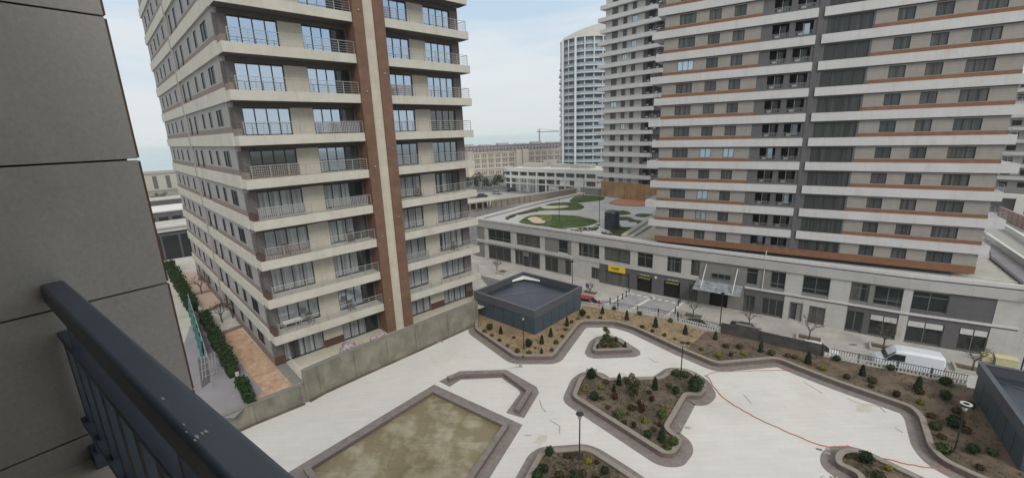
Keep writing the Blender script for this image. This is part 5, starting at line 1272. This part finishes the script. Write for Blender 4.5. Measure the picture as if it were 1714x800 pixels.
# hedges
def hedge(label, px, wd, h, z=ZG, dens=130):
    P = [at(x, y, z) for x, y in px]; rg = random.Random(len(px)*7+int(px[0][0])); a = MB(); t0 = P[0]
    b = MB()
    for i in range(len(P)-1):
        d = (P[i+1]-P[i]); n = max(1, int(d.length/.5)); tt = d.normalized(); nn = Vector((-tt.y, tt.x, 0))
        for k in range(n):
            c = P[i]+d*((k+.5)/n)-t0; hh = h*(.85+.35*mnoise.noise(Vector((c.x*.6, c.y*.6, 1)))); ww = wd*(.9+.4*mnoise.noise(Vector((c.x*.8, c.y*.8, 5))))
            for _ in range(int(dens*.5)):
                o = nn*rg.uniform(-.5,.5)*ww+tt*rg.uniform(-.35,.35); zz = rg.uniform(.0, 1)
                if rg.random() < .6: zz = rg.uniform(.82, 1.04)
                q_ = c+o+Vector((0,0,zz*hh)); u = Vector((rg.gauss(0,1), rg.gauss(0,1), rg.gauss(0,1))).normalized(); v = u.orthogonal().normalized(); s = rg.uniform(.05,.11)
                a.add([q_-u*s, q_+v*s*.7, q_+u*s, q_-v*s*.7], [(0,1,2,3)])
            e0 = P[i]+d*(k/n)-t0; e1 = P[i]+d*((k+1)/n)-t0
            b.prism([(e0-nn*ww*.38).xy, (e1-nn*ww*.38).xy, (e1+nn*ww*.38).xy, (e0+nn*ww*.38).xy], 0, hh*.8)
    t = thing('hedge', label, 'hedge', t0)
    a.build('foliage', M['hedge'], t); b.build('inner_growth', M['hedge'], t)
hedge('far dark hedge beside the pink court', [(284,448),(300,478),(325,522)], 1.5, 1.6)
hedge('near dark hedge beside the terracotta court', [(342,535),(353,556),(371,590),(393,632)], 1.15, 1.5)
hedge('low narrow hedge at the near end of the terracotta court', [(402,638),(421,677)], .9, .6)

# bare and half bare trees
def bare_tree_mesh(sd, h=2.6, sp_=1.3, twigs=3):
    rg = random.Random(sd); a = MB()
    def br(p, d, l, r, dep):
        q_ = p+d*l; a.tube(p, q_, r, r*.65, 5)
        if dep == 0: return
        for _ in range(3 if dep > 1 else 4):
            nd = (d+Vector((rg.gauss(0,.55), rg.gauss(0,.55), rg.gauss(.1,.3)))).normalized(); br(p+d*l*rg.uniform(.7,1), nd, l*rg.uniform(.55,.8), r*.55, dep-1)
    a.tube((0,0,0), (0,0,h*.36), .09, .07, 7)
    for k in range(4):
        an = k*1.6+rg.uniform(-.4,.4); br(Vector((0,0,h*.34)), Vector((math.cos(an)*.6, math.sin(an)*.6, .8)).normalized(), h*.28, .05, twigs)
    b = MB()
    for _ in range(260):
        an = rg.uniform(0,6.28); r = sp_*rg.uniform(.2,1); q_ = Vector((math.cos(an)*r, math.sin(an)*r, h*rg.uniform(.55,1.02))); u = Vector((rg.gauss(0,1), rg.gauss(0,1), rg.gauss(0,1))).normalized(); v = u.orthogonal().normalized(); s = .05
        b.add([q_-u*s, q_+v*s*.6, q_+u*s, q_-v*s*.6], [(0,1,2,3)])
    return a, b
def bare_tree(px, z, h, label, sd, grp='street trees', leaf='leaf3'):
    p = at(*px, z); t = thing('street_tree', label, 'tree', p, sd*1.3, grp); a, b = bare_tree_mesh(sd, h, h*.38)
    a.build('trunk', M['bark'], t); b.build('crown', M[leaf], t); return t
def tree_box(px, label, w_=2.2, d_=1.8, an=None):
    p = at(*px, ZS); i, o = 0, 0; an = -.62 if an is None else an
    t = thing('tree_planter', label, 'planter', p, an); a = MB()
    for x0, x1, y0, y1 in ((-w_/2,w_/2,-d_/2,-d_/2+.18),(-w_/2,w_/2,d_/2-.18,d_/2),(-w_/2,-w_/2+.18,-d_/2+.18,d_/2-.18),(w_/2-.18,w_/2,-d_/2+.18,d_/2-.18)): a.box(x0, x1, y0, y1, 0, .4)
    a.build('kerb_frame', M['palecon'], t); a = MB(); a.box(-w_/2+.18, w_/2-.18, -d_/2+.18, d_/2-.18, 0, .28); a.build('soil', M['soil'], t); return t
for px, lb, w_ in (((988,493),'tree planter with green cover beside the blue and white board',2.6),((1160,532),'pale edged tree planter right of the garage driveway',2.6),((1354,570),'tree planter by the street opposite the open dark door',2.6),((1478,585),'tree planter hidden behind the front of the white van',2.6),((1628,622),'tree planter with brown soil near the yellow bins',3.0),((842,457),'small round planting square in front of the glazed left wing',2.0)):
    tree_box(px, lb, w_)
for px, h, lb, sd in (((988,492),2.0,'very small bare tree beside the blue and white board',3),((1160,531),3.0,'tree with a thin grey green crown right of the garage driveway',5),((1253,549),3.2,'bare tree right of the black street lamp, behind the hoarding',8),((1354,569),3.4,'bare tree opposite the open dark door',11),((1478,584),3.4,'bare tree growing behind the van bonnet',13),((1627,621),3.4,'bare tree near the yellow bins',17),((832,455),2.6,'thin bare tree in front of the glazed left wing',19)):
    bare_tree(px, ZS+.2, h, lb, sd, leaf='leaf2' if sd == 5 else 'leaf3')
for px, h, lb, sd in (((338,492),2.6,'bare shrub tree at the near corner of the pink court',23),((352,484),2.6,'bare shrub tree against the tower by the pink court',25),((372,540),2.4,'bare shrub tree in the pale court behind the near hedge',27),((390,532),2.4,'bare shrub tree in the pale court against the tower',29)):
    bare_tree(px, ZG, h, lb, sd, 'courtyard trees', 'leaf2')
# street side trees in the distance
def fartree(p, h, w_, sd):
    rg = random.Random(sd); t = MB(); a = MB(); t.tube((0,0,0), (0,0,h*.4), .18, .1, 5)
    for _ in range(6): leaves(a, (rg.uniform(-.4,.4)*w_, rg.uniform(-.4,.4)*w_, h*rg.uniform(.35,.85)), w_*.45, h*.22, 60, .32, rg)
    return t, a
protos = []
gr = 'dark trees in the distance'
def place_far(px, z, s, label):
    p = at(*px, z)
    if len(protos) < 3:
        r_ = thing('distant_tree', label, 'tree', p, 0, gr); t, a = fartree(p, 7, 4.2, 41+len(protos)); t.build('trunk', M['bark'], r_); a.build('crown', M['hedge'], r_); r_.scale = (s,)*3; protos.append(r_)
    else:
        c = copy_tree(protos[rnd.randrange(3)], p, rnd.uniform(0,6), label, scale=s)
for i, (x, y, s) in enumerate([(785,318,.9),(793,316,1.0),(801,317,.8),(808,315,1.1),(815,317,.8),(822,318,.7),(828,316,.9),(836,312,1.0),(783,312,.8),(798,311,.7),(845,303,.8)]):
    place_far((x, y), ZS, s, ['leftmost dark tree of the row below the cream block','second dark tree of the row below the cream block','third dark tree of the row below the cream block','tallest dark tree of the row below the cream block','fifth dark tree of the row below the cream block','low dark tree right of the row middle','dark tree second from the right end of the row','dark tree next to the rounded mall corner','dark tree touching the balcony tower edge','small tree behind the row below the cream block','small tree above the rounded mall corner'][i])
for i, (x, y, s) in enumerate([(254,352,.8),(268,346,.7),(282,352,.95),(292,346,.7),(262,338,.6),(299,352,.8),(276,336,.6)]):
    place_far((x, y), .3, s, ['dark tree next to the grey panels, nearest the sea side','dark tree second from the grey panels','tallest dark tree in the group by the sea','dark tree below the pale warehouse','dark tree left of the pale warehouse','dark tree touching the left tower','dark tree in the back row by the sea'][i])

# ------------------------------------------------------------------ vehicles
def paint(name, c): return mat(name, c, .3, var=.03, spec=.6)
tyre = mat('tyre_rubber', (.02,.02,.02), .9, var=.1); rimm = mat('alloy_rim', (.35,.35,.36), .35, metal=.6)
cglass = mat('car_glass', (.015,.02,.024), .08, spec=.8, var=.02)
headl = mat('headlight_glass', (.6,.62,.65), .15); taill = mat('tail_light', (.35,.02,.02), .3)
def loft(mb, secs, m=0, cap=True):
    """secs: list of closed rings with equal counts"""
    n = len(secs[0]); base = len(mb.v); vs = [v for s in secs for v in s]
    fs = [(k*n+i, k*n+(i+1)%n, (k+1)*n+(i+1)%n, (k+1)*n+i) for k in range(len(secs)-1) for i in range(n)]
    if cap: fs += [tuple(range(n-1,-1,-1)), tuple(range((len(secs)-1)*n, len(secs)*n))]
    mb.add(vs, fs, m)
def ring(x, w_, z0, z1, r=.12, tumble=0):
    """rounded rectangle section across the car at station x"""
    h = w_/2; return [(x, -h+r, z0), (x, h-r, z0), (x, h, z0+r), (x, h-tumble*.4, (z0+z1)/2), (x, h-tumble, z1-r), (x, h-tumble-r, z1), (x, -h+tumble+r, z1), (x, -h+tumble, z1-r), (x, -h+tumble*.4, (z0+z1)/2), (x, -h, z0+r)]
def wheels(t, xs, w_, r=.32):
    w0 = None
    for x in xs:
        for s in (-1, 1):
            if w0 is None:
                a = MB(); a.tube((0,-.11,0), (0,.11,0), r, n=20); w0 = a.build('wheel', tyre, t, (x, s*w_, r)); a = MB(); a.tube((0,-.125,0), (0,.125,0), r*.6, n=14); a.build('rim', rimm, w0)
            else: copy_tree(w0, (x, s*w_, r), parent=t)
def car(name, label, p, rz, m, kind='sedan', grp='cars parked behind the railing', small=False, cat='car'):
    t = thing(name, label, cat, p, rz, grp)
    L_ = 4.3; wd = 1.76
    a = MB(); loft(a, [ring(-2.15,1.5,.42,.72,.08), ring(-2.05,1.66,.3,.9,.1), ring(-1.3,wd,.24,.96,.12), ring(0,wd,.24,.95,.12), ring(1.1,wd,.24,.93,.12), ring(1.9,1.68,.28,.80,.1), ring(2.15,1.5,.36,.62,.08)])
    a.build('body', m, t, smooth=False)
    if kind == 'sedan': st = [(-1.75,1.3,.95,.98),(-1.2,1.42,.93,1.38),(-.2,1.44,.93,1.45),(.45,1.42,.93,1.40),(1.15,1.34,.9,.94)]
    else: st = [(-2.05,1.4,.93,1.2),(-1.85,1.46,.93,1.5),(-.2,1.46,.93,1.58),(.5,1.44,.93,1.52),(1.2,1.36,.9,.95)]
    a = MB(); loft(a, [ring(x, w_+.12, z0, z1, .03, .12) for x, w_, z0, z1 in st]); a.build('glazing', cglass, t)
    a = MB(); k = st[1:4]; loft(a, [ring(x, w_-.14, z1-.03, z1+.03, .02) for x, w_, z0, z1 in k]); a.build('roof_panel', m, t)
    if not small:
        wheels(t, (-1.32, 1.32), .8)
        for s in (-1, 1):
            a = MB(); a.box(2.02, 2.12, s*.62-.16, s*.62+.16, .56, .7); a.build('headlight', headl, t)
            a = MB(); a.box(-2.15, -2.06, s*.62-.14, s*.62+.14, .66, .82); a.build('tail_light', taill, t)
    else:
        a = MB()
        for x in (-1.3, 1.3): a.box(x-.32, x+.32, -.9, .9, 0, .5)
        a.build('wheel', tyre, t)
    return t
RD = math.atan2(-.55, .835)          # along the street, towards the right
car('parked_car', 'small red car just right of the nearer kiosk, behind the railing', at(985,505,ZS+.9)-Vector((0,0,.9)), RD, paint('red_paint', (.30,.02,.03)), 'hatch')
car('parked_car', 'dark blue green car behind the railing by the right garage planter', at(1168,543,ZS+1.0)-Vector((0,0,1.0)), RD, paint('dark_teal_paint', (.02,.035,.045)))
t = car('parked_car', 'black car with a pale roof rack behind the charcoal hoarding', at(1251,550,ZS+1.1)-Vector((0,0,1.1)), RD, paint('black_paint', (.016,.016,.02)), 'hatch')
a = MB(); a.box(-1.0, .9, -.62, -.52, 1.64, 1.7); a.box(-1.0, .9, .52, .62, 1.64, 1.7); a.box(-1.3,.4,-.5,.0,1.62,1.66); a.build('roof_rack', M['steel'], t)
car('parked_car', 'white car whose bonnet shows past the right end of the charcoal hoarding', at(1367,581,ZS+1.0)-Vector((0,0,1.0)), RD, paint('white_car_paint', (.62,.64,.67)))
# white panel van
p = at(1517,602,ZS+1.15); p.z = ZS
V = thing('panel_van', 'long white panel van parked behind the railing near the slate blue kiosk', 'van', p, RD+math.pi+.06)
vp_ = paint('white_van_paint', (.66,.70,.74))
a = MB(); loft(a, [ring(-2.75,1.8,.55,2.15,.2,.1), ring(-2.6,1.98,.38,2.36,.22,.12), ring(-1.0,2.02,.34,2.42,.24,.12), ring(.5,2.02,.34,2.42,.24,.12), ring(1.05,2.02,.34,2.34,.24,.14), ring(1.35,2.0,.34,2.1,.2,.16), ring(1.95,1.98,.34,1.35,.16,.06), ring(2.5,1.85,.38,1.1,.14,.04), ring(2.72,1.6,.45,.85,.1)])
a.build('body', vp_, V)
a = MB(); a.add([(1.16,-.84,2.22),(1.16,.84,2.22),(1.98,.9,1.38),(1.98,-.9,1.38),(1.13,-.84,2.16),(1.13,.84,2.16),(1.95,.9,1.3),(1.95,-.9,1.3)], [(0,1,2,3),(7,6,5,4),(0,4,5,1),(1,5,6,2),(2,6,7,3),(3,7,4,0)]); a.build('windscreen', cglass, V)
for s in (-1, 1):
    a = MB(); y = s*1.0
    a.add([(.35,y,1.32),(1.85,y,1.32),(1.25,y*.93,2.0),(.35,y*.92,2.0),(.35,y*1.015,1.32),(1.85,y*1.015,1.32),(1.25,y*.945,2.0),(.35,y*.935,2.0)], [(0,1,2,3),(7,6,5,4),(0,4,5,1),(1,5,6,2),(2,6,7,3),(3,7,4,0)]); a.build('side_window', cglass, V)
    a = MB(); a.box(2.5, 2.7, s*.68-.14, s*.68+.14, .78, .98); a.build('headlight', headl, V)
    a = MB(); a.box(-2.78, -2.7, s*.84-.06, s*.84+.06, .9, 1.4); a.build('tail_light', taill, V)
    a = MB(); a.box(1.5, 1.7, s*1.02-.02, s*1.2, 1.3, 1.6); a.build('wing_mirror', M['frame'], V)
wheels(V, (-1.75, 1.75), .88, .34)
a = MB(); a.box(-2.6, 2.5, -.98, .98, .3, .42); a.build('sill', M['frame'], V)
# distant cars by the mall
far = [((870,319),'white car parked in front of the white mall louvres',(.6,.62,.64)),((884,320),'grey white car right of the white one by the mall',(.45,.46,.46)),((902,321),'dark car below the mall middle',(.03,.035,.04)),((926,322),'grey car below the mall round windows',(.16,.17,.18)),((793,331),'dark car second from the balcony tower on the far car park',(.03,.03,.035)),((808,330),'dark car in the middle of the far car park',(.035,.03,.03)),((783,326),'pale car at the balcony tower edge on the far car park',(.5,.49,.47)),((832,325),'silver car left of the mall corner',(.3,.31,.32)),((856,320),'dark blue car at the rounded mall corner',(.03,.04,.07))]
for px, lb, c in far:
    car('distant_car', lb, at(*px, ZS), rnd.choice((.1,-.6)), paint('far_car_paint', c), 'hatch', 'cars near the mall', True)

# ------------------------------------------------------------------ street furniture
def bollard(px, label, first=[None]):
    p = at(*px, ZS)
    if first[0] is None:
        a = MB(); a.lathe([(.13,0),(.13,.04),(.085,.06),(.085,.86),(.10,.88),(.10,.93),(.04,.97)], 12); o = a.build('bollard', M['black_metal'], loc=p); first[0] = o
    else: o = first[0].copy(); COL.objects.link(o); o.location = p
    tag(o, label, 'bollard', 'bollards beside the garage driveway')
for px, lb in (((1021,507.5),'leftmost bollard, nearest the red car'),((1034,505),'second bollard from the red car'),((1042,500.5),'third bollard from the red car'),((1048,496),'fourth bollard from the red car, near the shop door'),((1053,489.5),'bollard closest to the wall on the left side of the driveway'),
               ((1138,506),'bollard closest to the wall on the right side of the driveway'),((1135,512),'middle bollard on the right side of the driveway'),((1130,524),'tall looking bollard at the right side of the driveway mouth'),((1134,532),'nearest bollard on the right side of the driveway')): bollard(px, lb)
def slamp(px, h, label):
    p = at(*px, ZS); t = thing('street_lamp', label, 'street lamp', p, 0, 'black street lamps on the pavement'); a = MB()
    a.lathe([(.14,0),(.14,.1),(.07,.15),(.055,h-.3)], 12); a.build('pole', M['black_metal'], t); a = MB(); a.lathe([(.07,h-.3),(.22,h-.25),(.22,h),(.1,h+.08)], 14); a.build('lamp_head', M['black_metal'], t)
slamp((958,480), 4.6, 'black street lamp where the podium front bends, behind the nearer kiosk')
slamp((1205,545), 4.6, 'black street lamp in front of the entrance canopy')
slamp((1703,640), 5.0, 'black street lamp at the right edge beside the yellow bins')
def ybin(px, label, sx, sy, h, z=ZS):
    p = at(*px, z); t = thing('waste_container', label, 'container', p, RD, 'pale yellow containers at the podium end')
    ym = mat('pale_yellow_plastic', (.50,.47,.29), .6, var=.08)
    a = MB(); a.add([(-sx*.9,-sy*.85,.1),(sx*.9,-sy*.85,.1),(sx*.9,sy*.85,.1),(-sx*.9,sy*.85,.1),(-sx,-sy,h),(sx,-sy,h),(sx,sy,h),(-sx,sy,h)], [(3,2,1,0),(4,5,6,7),(0,1,5,4),(1,2,6,5),(2,3,7,6),(3,0,4,7)]); a.build('body', ym, t)
    a = MB(); a.add([(-sx-.05,-sy-.05,h),(sx+.05,-sy-.05,h),(sx+.05,sy+.05,h),(-sx-.05,sy+.05,h),(-sx-.05,-sy*.3,h+.16),(sx+.05,-sy*.3,h+.16),(sx+.05,sy*.6,h+.2),(-sx-.05,sy*.6,h+.2)], [(3,2,1,0),(4,5,6,7),(0,1,5,4),(1,2,6,5),(2,3,7,6),(3,0,4,7)]); a.build('lid', ym, t)
    a = MB()
    for x in (-sx*.7, sx*.7):
        for y in (-sy*.6, sy*.6): a.tube((x-.04, y, .08), (x+.04, y, .08), .08, n=8)
    a.build('castor', tyre, t)
ybin((1680,612), 'large pale yellow container at the white end of the podium', .8, .42, .95)
ybin((1649,605), 'small pale yellow container left of the large one', .38, .35, .8)

# ------------------------------------------------------------------ own balcony
bb = R(126.6); tb = Vector((math.sin(bb), math.cos(bb), 0)); anb = math.atan2(tb.y, tb.x)
GB = 1.2                                   # metres per unit of the balcony's drawing
XW, YE = -2.60, .607
class BB(MB):
    def build(s, name, m, parent, loc=(0,0,0), **k):
        s.v = [(x*GB, y*GB, z*GB) for x, y, z in s.v]
        return MB.build(s, name, m, parent, tuple(c*GB for c in loc), **k)
def W_(name, label, cat): return thing(name, label, cat, (0, 0, EYE), anb)
t = W_('clad_wall', 'wing wall of large grey stone look panels at the left edge', 'wall')
a = BB(); a.box(XW-.4, XW-.035, -4, YE-.03, -3.0, 3.0); a.build('core', M['black'], t)
zj = [-2.49,-1.88,-1.277,-.672,-.066,.540,1.146,1.75,2.36]
for i in range(len(zj)-1):
    a = BB(); a.box(XW-.03, XW, -2.2, YE, zj[i]+.004, zj[i+1]-.004); a.build('panel', M['cladding'], t)
    a = BB(); a.box(XW-.032, XW-.002, -4, -2.208, zj[i]+.004, zj[i+1]-.004); a.build('panel', M['cladding'], t)
a = BB()
for i in range(len(zj)-1): a.box(XW-.38, XW-.032, YE-.014, YE+.010, zj[i]+.008, zj[i+1]-.008); a.box(XW-.03, XW-.006, YE+.0005, YE+.010, zj[i]+.008, zj[i+1]-.008)
a.build('edge_profile', M['edge'], t)
t = W_('balcony_floor', 'bare concrete balcony floor under the dark handrail', 'floor'); t['kind'] = 'structure'
a = BB(); a.box(XW, 4, -2.5, .25, -1.62, -1.40); a.build('slab', M['balfloor'], t)
t = W_('balcony_railing', 'thick navy handrail with slatted railing running across the lower left corner', 'railing')
def railbar(name, y0, y1, z1, hh, r, x0, x1=3.0, cap=.9, par=None):
    sec = []
    for cy_, cz_, a0 in ((y1-r, z1-r, 0), (y0+r, z1-r, 90), (y0+r, z1-hh+r, 180), (y1-r, z1-hh+r, 270)):
        for k in range(6):
            an = R(a0+k*18); sec.append((cy_+r*math.cos(an), cz_+r*math.sin(an)))
    n = len(sec); xs_ = [x0, x0+r*.4, x0+r, x1]; fs_ = [cap, 1-(1-cap)*.3, 1, 1]; vs = []
    ym, zm = (y0+y1)/2, z1-hh/2
    for x, f in zip(xs_, fs_): vs += [(x, ym+(y-ym)*f, zm+(z-zm)*f) for y, z in sec]
    a = BB(); a.add(vs, [(k*n+i, (k+1)*n+i, (k+1)*n+(i+1)%n, k*n+(i+1)%n) for k in range(3) for i in range(n)]+[tuple(range(n)), tuple(range(4*n-1, 3*n-1, -1))])
    o_ = a.build(name, M['navy'], par or t)
    for p_ in o_.data.polygons: p_.use_smooth = len(p_.vertices) == 4 and min(p_.area, 1) < .05
    return o_
t0_ = thing('balcony_building', 'storeys of our own building above, below and behind the balcony', 'building', (0, 0, EYE), anb)
a = BB(); a.box(XW-.4, 5, -2.5, -.05, 1.35, 1.55); a.build('upper_slab', M['balfloor'], t0_)
a = BB(); a.box(XW-.4, 5, -2.9, -2.5, -1.6, 1.45); a.build('rear_wall', M['cladding'], t0_)
a = BB(); a.box(XW-.4, 5, -8, -.1, -16.3, -1.63); a.box(XW-.4, 5, -8, -2.92, -1.62, 4.0); a.box(4.0, 5, -2.49, -.1, -1.62, 1.24); a.build('wall', M['cladding'], t0_)
railbar('handrail', .191, .266, -.55, .088, .013, XW+.003)
railbar('top_bar', .196, .236, -.765, .022, .003, XW+.02, cap=1)
railbar('bottom_bar', .188, .246, -1.178, .026, .003, XW+.02, cap=1)
bl = None
for k in range(26):
    x = XW+.07+k*.2
    if x > 2.9: break
    if bl is None: a = BB(); a.box(-.03, .03, .204, .228, -1.178, -.787); bl = a.build('baluster', M['navy'], t, (x, 0, 0))
    else: copy_tree(bl, (x*GB, 0, 0), parent=t)
for x in (XW+.07, XW+1.7):
    a = BB(); a.box(x-.02, x+.02, .20, .232, -1.33, -1.204); f = a.build('post', M['navy'], t)
    a = BB(); a.box(x-.07, x+.05, .185, .25, -1.399, -1.33); a.build('shoe', M['navy'], f)
for x in (XW+.3, XW+1.5, XW+2.7):
    a = BB(); a.box(x-.012, x+.012, .205, .227, -.765, -.638); a.build('spacer', M['navy'], t)
a = BB()
sr = random.Random(5)
for px_, py_, l in ((272,666,.006),(308,710,.004),(312,722,.003),(330,730,.007),(338,724,.005),(345,721,.006),(326,736,.004),(286,605,.004),(205,520,.004)):
    d = RT*((px_-CX)/FPX)-UP*((py_-CY)/FPX)+FW; q_ = d*(-.5492/d.z); x = q_.x*tb.x+q_.y*tb.y; y = -q_.x*tb.y+q_.y*tb.x
    P_ = [(x+l*sr.uniform(.4,1)*math.cos(k*.9)*2.2, y+l*sr.uniform(.2,.5)*math.sin(k*.9), -.5494) for k in range(7)]
    a.add(P_, [tuple(range(7))])
a.build('scratch', M['palecon'], t)

# ------------------------------------------------------------------ damp coastal air
a = MB(); a.box(-6050, 6050, -3050, 8050, -4.2, 76)
hzv = bpy.data.materials.new('haze'); hzv.use_nodes = True; hn = hzv.node_tree.nodes; hn.remove(hn['Principled BSDF'])
pv = hn.new('ShaderNodeVolumePrincipled'); pv.inputs['Density'].default_value = .00022; pv.inputs['Color'].default_value = (1,1,1,1); pv.inputs['Anisotropy'].default_value = .2
hzv.node_tree.links.new(pv.outputs[0], hn['Material Output'].inputs['Volume'])
ho = a.build('haze', hzv); ho['kind'] = 'stuff'; ho['label'] = 'thin damp coastal haze over the city'
